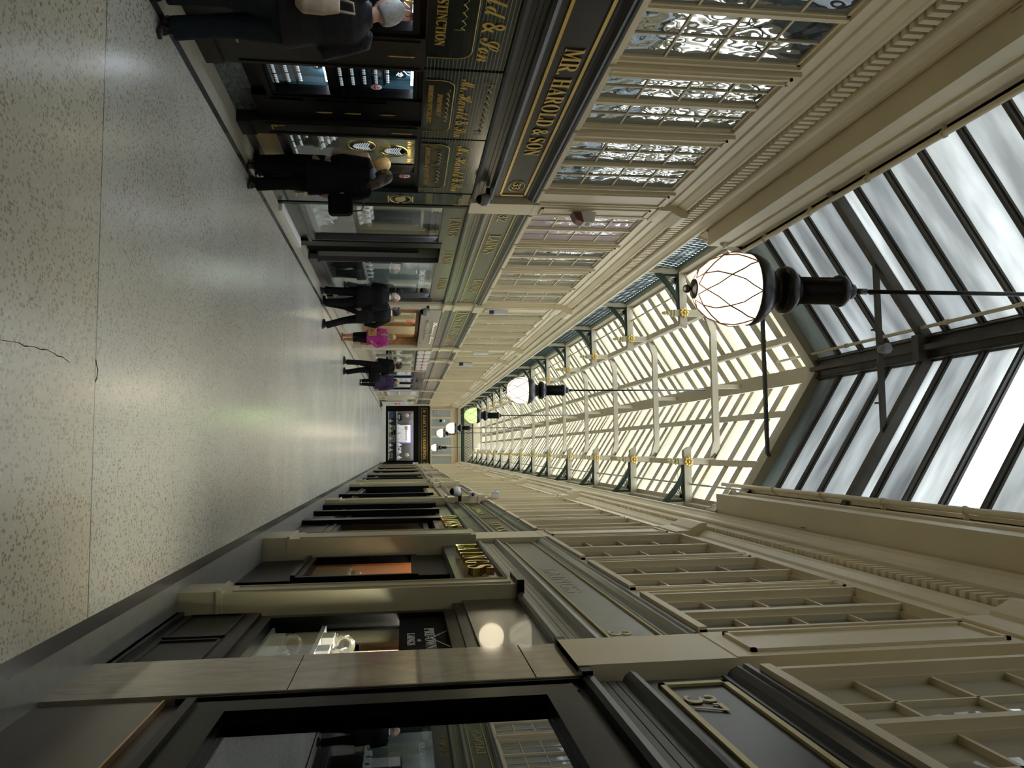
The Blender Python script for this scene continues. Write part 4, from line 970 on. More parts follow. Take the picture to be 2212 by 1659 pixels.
m = MB(); fb(m, 'R', -.1, .02, 14.95, 18.7, 2.4, 2.74); m.obj('black_head', M['black'], w)
m = MB(); fb(m, 'R', -.2, .1, 18.2, 18.7, 0, 2.5); struct(m.obj(num('trim'), M['black']), 'black post just before the pilaster under the wall cameras', 'post')
far = [(19.4,22.6,'black'),(22.8,26.9,'black'),(27.8,30.5,'cream2'),(31.3,35.2,'black'),(35.4,39.6,'charcoal'),(40.4,47.2,'black'),(48.0,55.1,'black'),(55.9,62.4,'charcoal')]
nm = ['mirror like shop window just beyond the wall cameras','mirror like shop window second beyond the wall cameras','short bay shop window with cream frame on the right','black shop window past the short cream bay','charcoal shop window far along the right','black shop window far along the right, sixth from the cameras','black shop window near the end of the right wall','charcoal shop window nearest the end wall on the right']
for (a,b,c),n in zip(far, nm):
    w = shop_window('R', a, b, .45, 2.5, n, fw=.1, fmat=c, depth=.6, back='charcoal2', light='strip', riser=c)
    m = MB(); fb(m, 'R', -.1, .03, a, b, 2.5, 2.76); m.obj('head_board', M['tan' if c == 'black' else 'charcoal2'], w)
    m = MB(); fb(m, 'R', -.1, .10, b-.06, b+.2 if b < 60 else b, 0, 2.6); m.obj('end_post', M[c], w)
for a,b,lab,bd in ((19.4,26.95,'grey fascia with orange gilt just beyond the wall cameras','gold'),(27.75,30.55,'short grey fascia on the right','gold'),(31.25,39.65,'grey fascia far along the right wall','gold'),(40.35,47.25,'grey fascia late along the right wall','palegold'),(47.95,55.15,'grey fascia last but one on the right wall','palegold'),(55.85,62.45,'last grey fascia on the right wall','palegold')):
    shop_sign('R', a, b, lab, mat='charcoal2', border=bd, inset=.08, bw=.03)

# ------------------------------------------------------------------ end wall
m = MB(); m.box(-4.9, 2.9, YE, YE+.3, 3.75, 8.9); m.box(-4.9, 2.9, YE+1.2, YE+1.4, 0, 3.75); m.box(-4.9,2.9,YE,YE+1.4,3.7,3.78)
struct(m.obj('wall_end', M['cream']), 'cream end wall closing the arcade', 'wall')
m = MB(); m.profX([(a*1.3,b) for a,b in COR], XL, XR+.2, YE); o = m.obj(num('trim'), M['cream']); struct(o, 'cream cornice across the end wall', 'cornice')
m = MB(); x = XL+.1
while x < XR: m.box(x, x+.09, YE-.17, YE-.06, 5.965, 6.095); x += .2
m.obj('dentil_course', M['cream'], o)
# black jeweller across the end
r = root(num('trim'), 'black painted surround of the end wall jeweller', 'shopfront', (XC, YE, 0), None, 'structure')
m = MB(); m.box(XL, -3.22, YE-.12, YE+.1, .1, 2.9); m.box(.92, 1.02, YE-.12, YE+.1, .1, 2.9); m.box(-3.22, .92, YE-.10, YE+.1, 2.52, 2.9); m.box(-3.22, .92, YE-.12, YE+.1, .1, .41); m.box(1.30,2.2,YE-.12,YE+.1,0,2.9)
m.obj('surround', M['black'], r)
m = MB(); m.box(XL, .95, YE-.16, YE+.1, 0, .28); m.obj('white_threshold', M['white'], r)
m = MB().box(1.02, 1.58, YE-.10, YE-.04, 0, 2.72); o = m.obj('door_5', M['charcoal']); struct(o, 'charcoal door right of the end wall window', 'door')
m = MB(); m.tube([(1.22,YE-.12,1.2),(1.30,YE-.16,1.2),(1.38,YE-.12,1.22)], .02, 6); m.obj('door_handle', M['silver'], o)
r = root('door_notice', 'small white rounded notice above the end wall door', 'notice', (1.25, YE-.13, 2.46)); MB().box(1.02,1.5,YE-.135,YE-.12,2.46,2.70).obj('plate', M['white'], r); MB().box(1.15,1.38,YE-.14,YE-.135,2.54,2.62).obj('symbol', M['charcoal2'], r)
r = root('shop_sign', 'black fascia across the end wall with gilt name and border', 'shop sign', (XC, YE-.1, 2.9))
m = MB(); m.profX([(0,2.9),(.14,2.9),(.14,3.02),(.10,3.06),(.10,3.72),(.16,3.76),(.18,3.84),(0,3.86)], XL, 1.45, YE); m.obj('fascia_board', M['charcoal'], r)
m = MB(); y = YE-.115
m.box(-3.42,1.30,y,y+.02,3.17,3.182); m.box(-3.42,1.30,y,y+.02,3.638,3.65); m.box(-3.42,-3.40,y,y+.02,3.17,3.65); m.box(1.28,1.30,y,y+.02,3.17,3.65); m.obj('gilt_border', M['gold'], r)
text('BARCLAYS DIAMONDS', 'serif', r, M['gold'], -2.85, .78, 3.41, .25, 'E', YE-.10, .02); text('10', 'serif', r, M['gold'], -3.28, -3.06, 3.41, .2, 'E', YE-.10, .02); text('10', 'serif', r, M['gold'], 1.0, 1.2, 3.41, .2, 'E', YE-.10, .02)
we = root(num('window'), 'bright display window of the end wall jeweller', 'shop window', (-1.15, YE, .41), None, 'structure')
m = MB(); m.box(-3.24,-3.18,YE-.13,YE+.05,.41,2.52); m.box(.88,.94,YE-.13,YE+.05,.41,2.52); m.box(-3.22,.92,YE-.13,YE+.05,1.06,1.14); m.box(-3.22,.92,YE-.13,YE+.05,.41,.45); m.obj('frame', M['black'], we)
m = MB().box(-3.2,.9,YE-.03,YE-.02,.43,2.5); m.obj('pane', M['glass'], we)
m = MB(); m.box(-3.3,1.0,YE+.9,YE+.95,.4,2.6); m.box(-3.3,-3.22,YE+.05,YE+.95,.4,2.6); m.box(.92,1.0,YE+.05,YE+.95,.4,2.6); m.box(-3.3,1,YE+.05,YE+.95,2.54,2.6); m.box(-3.3,1,YE+.05,YE+.95,.36,.42); m.obj('display_case', M['charcoal2'], we)
m = MB(); m.box(-3.2,.9,YE+.05,YE+.85,1.08,1.12); m.obj('shelf', M['white'], we)
m = MB(); m.box(-3.1,.8,YE+.06,YE+.12,2.522,2.538); m.box(-3.1,.8,YE+.0,YE+.04,1.065,1.078); m.obj('light_strip', M['stripend'], we)
r = root('poster_board', 'large pale grey jeweller poster with violet edge in the end window', 'poster', (-1.35, YE+.6, 1.12))
m = MB(); m.box(-2.05,-.62,YE+.62,YE+.66,1.12,2.28); m.box(-2.05,-.62,YE+.62,YE+.66,.44,1.06); m.obj('board', M['card'], r)
m = MB(); m.box(-.64,-.56,YE+.60,YE+.66,.44,1.06); m.box(-.64,-.56,YE+.60,YE+.66,1.12,2.32); m.box(-2.05,-.56,YE+.6,YE+.66,2.26,2.32); m.obj('violet_edge', pmat('violet_card', (.32,.2,.55), .5), r)
text('BARCLAYS', 'sans', r, M['charcoal2'], -1.85, -.8, 1.93, .12, 'E', YE+.62, .02)
for x, mt, z, lab in ((-2.82,'pinkcard',1.98,'pink round sticker at the left of the end window'),(-1.78,'pinkcard',1.96,'pink round sticker on the grey poster in the end window'),(.42,'paper_gold',1.98,'gold round sticker at the right of the end window')): sticker((x, YE-.04, z), .17, lab, mt, 'Y')
pb = None
EO = ORD
for k, x in enumerate((-1.95,-1.58,-1.2,-.85,-.42,.2,.62)):
    loc = (x, YE+.3, 1.12); lab = f'white necklace bust on the upper shelf of the end window, {EO[k]} from the shopper side'
    pb = bust(loc, 1.7, lab, 'busts on the upper shelf of the end window', ax='E') if pb is None else dup(pb, loc, label=lab) and pb
pb = None
for k, x in enumerate((-2.4,-1.95,-1.58,-.95,-.4,-.02)):
    loc = (x, YE+.3, .42); lab = f'white necklace bust on the floor of the end window, {EO[k]} from the shopper side'
    pb = bust(loc, 1.7, lab, 'busts on the floor of the end window', ax='E') if pb is None else dup(pb, loc, label=lab) and pb
def pad_end(x, z, lab, grp):
    r = root('ring_pad', lab, 'ring display', (x, YE+.12, z), grp)
    MB().box(x-.13,x+.13,YE+.07,YE+.2,z,z+.07).obj('pad', M['whitesat'], r); 
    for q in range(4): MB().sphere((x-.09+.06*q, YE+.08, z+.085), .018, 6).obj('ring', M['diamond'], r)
    return r
for z, tier in ((1.12,'upper shelf'),(.42,'floor')):
    pb = None
    for k in range(13):
        x = -3.05+.31*k; lab = f'white ring pad on the {tier} of the end window, {ORD[k]} from the shopper side'
        pb = pad_end(x, z, lab, f'ring pads on the {tier} of the end window') if pb is None else dup(pb, (x, YE+.12, z), label=lab) and pb
def endbox(x, z, sx, sz, mt, lab, nm_='display_card', cat='card'):
    r = root(nm_, lab, cat, (x, YE+.4, z)); MB().box(x-sx/2,x+sx/2,YE+.4,YE+.46,z,z+sz).obj('sheet', M[mt], r); MB().box(x-sx*.3,x+sx*.3,YE+.395,YE+.4,z+sz*.4,z+sz*.6).obj('print', M['charcoal2' if mt != 'blackm' else 'text_grey'], r)
endbox(-2.72,1.14,.62,.42,'blackm','black cushion shaped display block at upper left of the end window'); endbox(-2.9,.44,.5,.42,'blueink','blue display card at lower left of the end window'); endbox(.45,.44,.5,.4,'card','white card at lower right of the end window'); endbox(-1.45,.72,.36,.32,'blackm','small black box hanging under the middle shelf of the end window'); endbox(-.05,1.14,.4,.38,'card','white card at the right on the upper shelf of the end window'); endbox(-1.35,1.14,.32,.34,'paper_gold','gold framed card in front of the grey poster')
# upper end wall windows
for k in range(6):
    a = -3.36+.765*k
    lab = ORD[k]
    r = root(num('window'), f'pale blue leaded upper window on the end wall, {lab} of six from the shopper side', 'window', (a+.36, YE, 3.95), 'leaded end wall windows', 'structure')
    m = MB(); m.box(a+.003,a+.08,YE-.12,YE,3.92,5.86); m.box(a+.69,a+.762,YE-.12,YE,3.92,5.86); m.box(a+.08,a+.69,YE-.12,YE,3.90,3.98); m.box(a+.08,a+.69,YE-.12,YE,5.78,5.86); m.obj('casing', M['cream'], r)
    m = MB().box(a+.06,a+.72,YE-.02,YE-.01,3.95,5.82); m.obj('pane', M['paneblue'], r)
    m = MB()
    for q in range(1,4): m.box(a+.08+.62*q/4-.006,a+.08+.62*q/4+.006,YE-.03,YE-.015,3.98,5.78)
    for q in range(1,8): m.box(a+.08,a+.7,YE-.03,YE-.015,3.98+1.8*q/8-.006,3.98+1.8*q/8+.006)
    m.obj('leading', M['grille'], r)

struct(MB().box(1.27, 1.31, 5.06, 6.78, 0, .03).obj(num('trim'), M['white']), 'thin white strip along the foot of the second hand watch window', 'floor strip')
# ------------------------------------------------------------------ roofs
PX = -1.155                     # ridge line
YP = 11.4                       # gable frame between low near roof and clear far roof
# near roof: concrete edge beams, frosted glass, dark bronze bars
for side, xi, nm in (('L', -3.04, 'left'), ('R', .70, 'right')):
    X, s = face(side); m = MB()
    m.box(X-s*.2, xi, YB, YP, 6.38, 7.0); m.box(xi, xi+s*.03, YB, YP, 6.62, 6.66); m.box(xi, xi+s*.05, YB, YP, 6.94, 7.02)
    struct(m.obj(num('trim'), M['cream']), f'deep cream edge beam carrying the frosted roof on the {nm}', 'beam')
    p = root('pipe', f'cream painted pipe along the {nm} eave of the frosted roof', 'pipe', (xi+s*.08, 7, 6.93))
    m = MB(); m.tube([(xi+s*.09,-1.5,6.90),(xi+s*.09,YP+1.0,6.90)], .032, 8); m.obj('pipe_run', M['cream'], p)
    for y in [4.2+1.28*k for k in range(6)]: m = MB(); m.tube([(xi+s*.09,y-.015,6.90),(xi+s*.09,y+.015,6.90)], .043, 8); m.box(xi,xi+s*.09,y-.01,y+.01,6.89,6.93); m.obj('pipe_clip', M['cream'], p)
    d = root('drain_pipe', f'short bent cream drain pipe at the foot of the gable frame, on the {nm}', 'pipe', (X+s*.35, YP+.1, 6.4))
    m = MB(); m.tube([(xi+s*.02,YP-.25,6.55),(X+s*.42,YP+.1,6.56),(X+s*.36,YP+.32,6.5),(X+s*.3,YP+.36,6.38)], .06, 10); m.tube([(X+s*.37,YP+.28,6.51),(X+s*.355,YP+.335,6.48)], .072, 10); m.obj('bent_pipe', M['cream'], d)
def slope(x0, z0, x1, z1, y0, y1, th, mb, mi=0):
    """slab lying on the slope from (x0,z0) to (x1,z1)"""
    dx, dz = x1-x0, z1-z0; L = sqrt(dx*dx+dz*dz); nx, nz = -dz/L*th, dx/L*th
    if nz < 0: nx, nz = -nx, -nz
    return mb.add([(x0,y0,z0),(x1,y0,z1),(x1,y1,z1),(x0,y1,z0),(x0+nx,y0,z0+nz),(x1+nx,y0,z1+nz),(x1+nx,y1,z1+nz),(x0+nx,y1,z0+nz)],
                  [(0,3,2,1),(4,5,6,7),(0,1,5,4),(1,2,6,5),(2,3,7,6),(3,0,4,7)], mi)
ZR, ZE = 8.20, 7.0
ys = [YB]+[-7.35+.585*k for k in range(32)]+[YP]
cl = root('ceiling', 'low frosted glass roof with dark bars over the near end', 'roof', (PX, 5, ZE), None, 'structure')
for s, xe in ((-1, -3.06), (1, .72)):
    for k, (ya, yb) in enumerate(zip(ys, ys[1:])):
        yc = (ya+yb)/2; mt = 'frostd' if yc > 10.5 else 'frostm' if yc > (9.3 if s < 0 else 9.0) else 'frostc' if s > 0 and 6.8 < yc < 7.4 else 'frostm' if k % 5 == 2 else 'frost'  # panes darken towards the gable: upstand shade put into the glass colour, with moss
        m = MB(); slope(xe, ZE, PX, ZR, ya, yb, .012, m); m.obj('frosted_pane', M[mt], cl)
for s, xe in ((-1, -3.06), (1, .72)):
    for y in ys[1:-1]:
        if abs(y-8.8) < .25 or abs(y-5.2) < .25 or abs(y-1.6) < .25: continue
        m = MB(); slope(xe, ZE-.075, PX, ZR-.075, y-.022, y+.022, .075, m); slope(xe, ZE-.03, PX, ZR-.03, y-.04, y+.04, .03, m); m.obj('glazing_bar', M['steel'], cl)
m = MB(); m.box(PX-.17, PX+.17, YB, YP, ZR-.14, ZR-.06); m.box(PX-.03, PX+.03, YB, YP, ZR-.26, ZR-.06); m.obj('ridge_beam', M['steel'], cl)
m = MB()
for x in (PX-.13, PX+.13): m.tube([(x, YB, ZR-.17),(x, YP, ZR-.17)], .016, 6)
m.obj('ridge_cable', M['steel'], cl)
for s, xe in ((-1, -3.06), (1, .72)):
    m = MB(); m.box(xe-.03, xe+.06 if s < 0 else xe+.03, YB, YP, ZE-.06, ZE+.03); m.obj('eave_bar', M['steel'], cl)
cp = root('pipe', 'thin cream conduit along the ridge of the frosted roof', 'pipe', (PX-.32, 6, 7.9))
m = MB(); m.tube([(PX-.24, -1.5, ZR-.24),(PX-.24, YP+1.1, ZR-.24)], .022, 8); m.obj('conduit', M['cream'], cp)
for y in (5.9, 8.3, 10.4): MB().tube([(PX-.24,y-.03,ZR-.24),(PX-.24,y+.03,ZR-.24)], .032, 8).obj('coupling', M['cream'], cp)
# steel trusses of the near roof
def near_truss(y, lab):
    r = root('roof_truss', lab, 'truss', (PX, y, 7.0), 'dark steel trusses of the frosted roof')
    for s, xf in ((-1, XL+.30), (1, XR-.30)):
        xe = -3.06 if s < 0 else .72
        m = MB(); w = .055
        slope(xe, ZE-.14, PX, ZR-.14, y-w, y+w, .14, m)
        m.bar((xe-s*-.05, y, ZE-.07), (xf, y, 6.40), .11, .12)
        m.obj('rafter', M['steel'], r)
    m = MB(); m.bar((PX-1.30, y, 7.44), (PX+1.30, y, 7.44), .05, .06); m.obj('tie_bar', M['steel'], r)
    m = MB(); m.box(PX-.16, PX+.16, y-.06, y+.06, ZR-.30, ZR-.05); m.obj('apex_plate', M['steel'], r)
    m = MB(); m.sphere((PX+.02, y-.05, 7.44), .055, 10); m.tube([(PX+.02, y-.05, 7.44),(PX+.02, y-.16, 7.44)], [.05,.065], 10); m.obj('spotlight', M['grille'], r)
    for k in range(6): x = PX-1.1+.44*k; MB().box(x-.01, x+.01, y-.035, y+.035, 7.36, 7.415).obj('hook', M['steel'], r)
    return r
for y, lab in ((8.8,'dark steel truss in full view above the nearest lamp'),(5.2,'dark steel truss overhead at the picture corner')): near_truss(y, lab)
# gable frame at the step between the roofs
g = root('gable_frame', 'heavy gable frame where the frosted roof meets the clear roof', 'truss', (PX, YP, 6.4))
for s, xe in ((-1, -3.06), (1, .72)):
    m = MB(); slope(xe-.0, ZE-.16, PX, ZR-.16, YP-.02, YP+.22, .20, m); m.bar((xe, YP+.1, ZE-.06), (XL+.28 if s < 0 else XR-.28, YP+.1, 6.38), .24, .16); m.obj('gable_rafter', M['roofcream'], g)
    m = MB(); slope(xe, ZE+.02, PX, ZR+.02, YP+.06, YP+.2, .9, m); m.obj('gable_upstand', M['roofcream'], g)
m = MB(); m.bar((-2.35, YP-.06, 7.18), (.12, YP-.06, 7.18), .05, .05); m.bar((-2.35, YP-.06, 7.18), (-2.42, YP+.05, 7.4), .04, .04); m.bar((.12, YP-.06, 7.18), (.16, YP+.05, 7.3), .04, .04); m.obj('tie_bar', M['steel'], g)
# ---------------- clear far roof, hammer beam trusses
Y1, DY, NT = 14.7, 3.66, 14
XE, ZP, ZT = 2.28, 7.28, 8.75        # half span at plate, plate height, ridge height
def far_truss(y):
    r = root('hammer_beam_truss', 'cream hammer beam truss with green brackets and gilt rosettes, first from the gable frame', 'truss', (PX, y, 7.05), 'hammer beam trusses of the clear roof')
    def rz(x): return ZP+(ZT-ZP)*(1-abs(x)/XE)
    for s in (-1, 1):
        P = lambda x, z, dy=0: (PX+s*x, y+dy, z)
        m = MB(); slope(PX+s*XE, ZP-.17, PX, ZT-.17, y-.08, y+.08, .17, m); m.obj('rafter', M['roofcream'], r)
        m = MB(); m.bar(P(2.32,7.14), P(1.22,7.14), .13, .14); m.poly([P(1.22,7.07,-.065),P(1.22,7.21,-.065),P(1.14,7.21,-.065),P(1.17,7.14,-.065)], (0,.13,0)); m.obj('hammer_beam', M['roofcream'], r)
        m = MB(); m.bar(P(1.43,6.96), P(1.43,rz(1.43)-.12), .12, .12); m.bar(P(1.43,7.60), P(1.30,7.72), .10, .10); m.obj('post', M['roofcream'], r)
        m = MB(); m.bar(P(2.27,6.42), P(2.27,7.07), .12, .10); m.obj('wall_post', M['roofcream'], r)
        f = MB(); c = P(1.43,0)
        f.lathe([(.0,6.72),(.02,6.735),(.045,6.79),(.03,6.82),(.052,6.835),(.052,6.85),(.03,6.86),(.04,6.90),(.065,6.915),(.065,6.935),(.05,6.94),(.05,6.96)], (c[0],c[1],0), 12); f.obj('finial', M['palegold'], r)
        f = MB(); cx, cz = PX+s*1.43, 7.15
        for k in range(8): a = 2*pi*k/8; f.sphere((cx+.062*cos(a), y-.085, cz+.062*sin(a)), (.033,.016,.033), 8)
        f.sphere((cx, y-.095, cz), (.03,.022,.03), 8); f.lathe([(0,-.075),(.07,-.075),(.07,-.06),(0,-.06)], (cx,y,cz), 14, ax='Y'); f.obj('rosette', M['gold'], r)
        b = MB(); N = 14; A = []; O = []
        for k in range(N+1):
            t = k/N; x = 2.20-.72*t; z = 6.60+.455*sin(t*pi/2)**.95; th = .085-.03*t
            A.append(P(x, z, -.035)); O.append(P(x+(.06*(1-t) if k else 0), z+(th if k < N else .02), -.035))
        for k in range(N): b.poly([A[k], A[k+1], O[k+1], O[k]], (0,.07,0))
        b.bar(P(2.17,6.66), P(2.17,7.06), .05, .04); b.bar(P(2.17,7.05), P(1.5,7.05), .05, .04)
        br = b.obj('bracket', M['dgreen'], r)
        q = MB(); co = P(2.13,7.03)
        q.tube([P(2.13-.26*cos(a)*1.0, 7.03-.26*sin(a)*.95) for a in [k*pi/20 for k in range(1,10)]], .009, 5)
        for a in (.16,.34,.55,.8,1.1): 
            L = .52 if a < .3 else .42 if a < .5 else .32 if a < .9 else .30
            q.tube([co, P(2.13-L*.5*cos(a)-.025*sin(a), 7.03-L*.5*sin(a)+.025*cos(a)), P(2.13-L*cos(a), 7.03-L*sin(a)), P(2.13-L*.5*cos(a)+.025*sin(a), 7.03-L*.5*sin(a)-.025*cos(a)), co], .007, 4)
        q.obj('filigree', M['dgreen'], br)
    m = MB(); m.bar((PX-1.40,y,7.74),(PX+1.40,y,7.74),.09,.12)
    for s in (-1,1): m.poly([(PX+s*1.0,y-.05,7.69),(PX+s*1.42,y-.05,7.56),(PX+s*1.42,y-.05,7.72),(PX+s*1.15,y-.05,7.80)], (0,.1,0))
    m.obj('tie_beam', M['roofcream'], r)
    m = MB(); m.bar((PX,y,7.79),(PX,y,ZT-.40),.08,.08); m.obj('king_post', M['roofcream'], r)
    return r
tr = far_truss(Y1)
for k in range(1, NT): dup(tr, (PX, Y1+DY*k, 7.05), label=f'cream hammer beam truss with green brackets and gilt rosettes, {ORD[k]} from the gable frame')
def roof_bay(y0, y1, n, lab, grp):
    r = root('ceiling', lab, 'roof', (PX, (y0+y1)/2, ZP), grp, 'structure'); w = (y1-y0)/n
    for s in (-1, 1):
        xe = PX+s*XE
        m = MB(); slope(xe+s*.1, ZP-.03, PX, ZT+.015, y0, y1, .01, m); m.obj('roof_pane', M['roofglass'], r)
        m = MB()
        for k in range(n): yc = y0+w*(k+.33); slope(xe+s*.08, ZP-.05, PX, ZT-.02, yc-.018, yc+.018, .03, m)
        m.obj('lead_bar', M['steel'], r)
        for k in range(1, n):
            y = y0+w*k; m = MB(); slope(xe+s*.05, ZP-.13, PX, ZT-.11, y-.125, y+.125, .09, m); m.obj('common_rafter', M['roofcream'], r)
        for x in (1.46, .62):
            z = ZP+(ZT-ZP)*(1-x/XE); m = MB(); m.box(PX+s*x-.055, PX+s*x+.055, y0, y1, z-.24, z-.10); m.obj('purlin', M['roofcream'], r)
        m = MB(); m.box(xe-.07, xe+.07, y0, y1, ZP-.22, ZP-.06); m.box(xe-.16, xe+.12, y0, y1, ZP-.06, ZP-.03); m.obj('wall_plate', M['roofcream'], r)
        m = MB(); m.tube([(PX+s*1.86, y0, 7.17),(PX+s*1.86, y1, 7.17)], .018, 6); m.obj('rail', M['roofcream'], r)
    m = MB(); m.box(PX-.05, PX+.05, y0, y1, ZT-.45, ZT-.02); m.box(PX-.13, PX+.13, y0, y1, ZT-.48, ZT-.42); m.obj('ridge_beam', M['roofcream'], r)
    return r
roof_bay(YP+.2, Y1, 5, 'clear glazed roof bay between gable frame and first cream truss', None)
rb = roof_bay(Y1, Y1+DY, 6, 'clear glazed roof bay just beyond the first hammer beam truss', 'clear roof bays')
for k in range(1, NT-1): dup(rb, (PX, Y1+DY*(k+.5), ZP), label=f'clear glazed roof bay just beyond the {ORD[k]} hammer beam truss')
roof_bay(Y1+DY*(NT-1), YE+.1, 6, 'clear glazed roof bay against the end wall', None)
# lattice railing on top of the cornices
def lattice(mb, p, q, z0, z1, step, r_=.006):
    p, q = Vector(p), Vector(q); L = (q-p).length; u = (q-p)/L; h = z1-z0; n = int(L/step)
    for k in range(-int(h/step)-1, n+1):
        for sg in (0, 1):
            a, b = k*step, k*step+h*.6
            za, zb = (z0, z1) if sg == 0 else (z1, z0)
            if b <= 0 or a >= L: continue
            t0 = max(0, -a/(b-a)); t1 = min(1, (L-a)/(b-a))
            A = p+u*(a+(b-a)*t0); B = p+u*(a+(b-a)*t1)
            mb.bar((A.x,A.y,za+(zb-za)*t0), (B.x,B.y,za+(zb-za)*t1), r_*1.6, r_)
for side, nm in (('L','left'),('R','right')):
    X, s = face(side); x = X+s*.17
    r = root('lattice_railing', f'green iron lattice railing on top of the {nm} cornice', 'railing', (x, 39, 6.4))
    struct(MB().box(X-s*.02, X+s*.0, YP+.2, YE, 6.15, 7.22).obj(num('window'), M['frostw']), f'long frosted gutter glazing behind the lattice railing on the {nm}', 'window')
    m = MB(); lattice(m, (x, YP+.3, 0), (x, YE, 0), 6.46, 7.0, .15, .009); m.obj('lattice', M['dgreen'], r)
    m = MB(); m.box(x-.02,x+.02,YP+.3,YE,6.40,6.44); m.box(x-.02,x+.02,YP+.3,YE,7.0,7.035); m.obj('rail', M['dgreen'], r)
r = root('lattice_railing', 'green iron lattice railing across the end wall', 'railing', (PX, YE-.25, 6.4))
m = MB(); lattice(m, (XL+.2, YE-.25, 0), (XR-.1, YE-.25, 0), 6.68, 7.34, .22, .022); m.obj('lattice', M['dgreen'], r)
m = MB(); m.box(XL+.1,XR-.1,YE-.28,YE-.2,6.38,6.68); m.box(XL+.1,XR-.1,YE-.28,YE-.2,7.34,7.42); m.obj('rail', M['dgreen'], r)

# ------------------------------------------------------------------ pendant lamps
def lamp(x, y, z, top, glow, lab, s=1.10):
    S = lambda pr: [(q*s, h) for q, h in pr]
    r = root('pendant_lamp', lab, 'pendant lamp', (x, y, z), 'hanging arcade lamps'); o = (x, y, z)
    m = MB(); m.lathe(S([(.02,.0),(.07,.008),(.13,.045),(.19,.115),(.232,.20),(.25,.29),(.25,.34),(.243,.42),(.236,.44)]), o, 32); gl = m.obj('glass_globe', M[glow], r)
    prof = [(.075,.012),(.135,.045),(.195,.115),(.236,.20),(.254,.29),(.253,.35),(.245,.43)]
    def P(i, a):
        q, h = prof[i]; return (x+(q+.002)*s*cos(a), y+(q+.002)*s*sin(a), z+h)
    w = MB(); n = 7
    for k in range(n):
        a = 2*pi*k/n
        for i0, i1 in ((0,1),(1,3),(3,6)):
            h0 = pi/n*(1 if i0 in (1,) else 0) if i0 != 3 else 0
            o0 = {0:0, 1:pi/n, 3:0}[i0]; 
            for sg in (-1, 1):
                st = [P(i, a+o0+sg*(pi/n)*(i-i0)/(i1-i0)) for i in range(i0, i1+1)]
                w.tube(st, .0052, 4, cap=False)
    w.obj('leading', M['lead'], gl)
    m = MB(); m.lathe(S([(.0,-.082),(.02,-.078),(.031,-.058),(.026,-.038),(.012,-.03),(.014,-.018),(.066,-.006),(.07,.006),(.0,.016)]), o, 18); m.obj('bottom_finial', M['iron'], r)
    m = MB(); m.lathe(S([(.245,.425),(.252,.435),(.25,.46),(.225,.52),(.17,.58),(.125,.605),(.115,.62),(.10,.64),(.105,.66),(.135,.672),(.16,.69),(.168,.72),(.16,.755),(.135,.785),(.11,.80),(.12,.81),(.10,.82),(0,.82)]), o, 32); m.obj('cap', M['iron'], r)
    m = MB(); m.lathe(S([(0,.815),(.096,.815),(.096,1.14),(.108,1.145),(.115,1.17),(.108,1.20),(.09,1.22),(.055,1.225),(.06,1.25),(.05,1.29),(.03,1.30),(0,1.30)]), o, 24); m.obj('canister', M['iron'], r)
    m = MB(); m.tube([(x,y,z+1.29),(x,y,top)], .017, 8); m.tube([(x,y,z+1.29),(x,y,z+1.40)], .024, 8); m.obj('rod', M['iron'], r)
    pl = bpy.data.lights.new('lamp_light', 'POINT'); pl.energy = 14; pl.color = (1,.85,.6) if glow != 'lampgreen' else (.7,1,.4); pl.shadow_soft_size = .25
    lo = bpy.data.objects.new('lamp_light', pl); COL.objects.link(lo); lo.parent = r; lo.location = (0,0,-.35)
    return r
lamp(-1.19, 5.7, 3.965, 8.0, 'lampglow', 'largest hanging globe lamp with yellow glow, nearest the camera')
lamp(-1.19, 16.1, 3.86, 8.1, 'lampglow', 'second hanging globe lamp, lit pale yellow')
lamp(-1.16, 27.5, 3.84, 8.1, 'lampgreen', 'hanging globe lamp glowing green')
lamp(-1.06, 39.7, 3.82, 8.1, 'lampwarm', 'warm white globe lamp just beyond the green one')
lamp(-1.05, 51.4, 3.82, 8.1, 'lampwarm', 'warm white globe lamp second beyond the green one')
lamp(-.16, 62.5, 3.82, 7.8, 'lampwarm', 'farthest globe lamp, hanging to the right before the end wall')

# ------------------------------------------------------------------ cameras and boxes on the walls
def dome_cam(loc, s, side, lab, mat='cctv'):
    x, y, z = loc; r = root('security_camera', lab, 'security camera', loc)
    m = MB(); m.tube([(x-side*.16*s,y,z+.06*s),(x-side*.05*s,y,z+.06*s),(x,y,z+.04*s)], [.03*s,.03*s,.05*s], 10); m.obj('bracket', M['iron'], r)
    m = MB(); m.lathe([(0,.08*s),(.07*s,.07*s),(.085*s,.03*s),(.085*s,-.02*s),(.07*s,-.05*s)], loc, 18); m.obj('housing', M[mat], r)
    m = MB(); m.sphere((x,y-.01*s,z-.045*s), .066*s, 14); m.obj('lens_dome', M['black'], r)
def box_cam(loc, s, side, lab):
    x, y, z = loc; r = root('security_camera', lab, 'security camera', loc)
    m = MB(); m.box(x-.05*s,x+.05*s,y-.16*s,y+.16*s,z-.05*s,z+.05*s); o = m.obj('housing', M['cctv'], r, bevel=.01)
    m = MB(); m.tube([(x,y-.165*s,z),(x,y-.158*s,z)], .035*s, 12); m.obj('lens', M['plum'], r)
    m = MB(); m.bar((x,y+.05*s,z-.04*s),(x-side*.14*s,y+.05*s,z-.1*s),.03*s,.03*s); m.obj('bracket', M['cctv'], r)
dome_cam((-3.38, 10.55, 2.87), 1.0, 1, 'white dome camera below the gilt number 33', 'grille')
dome_cam((-3.38, 19.5, 2.30), 1.2, 1, 'dark dome camera beside the beige script sign', 'grille')
r = root('security_camera', 'white upright tube camera with blue end on the left bay pilaster', 'security camera', (-3.38, 19.45, 3.95))
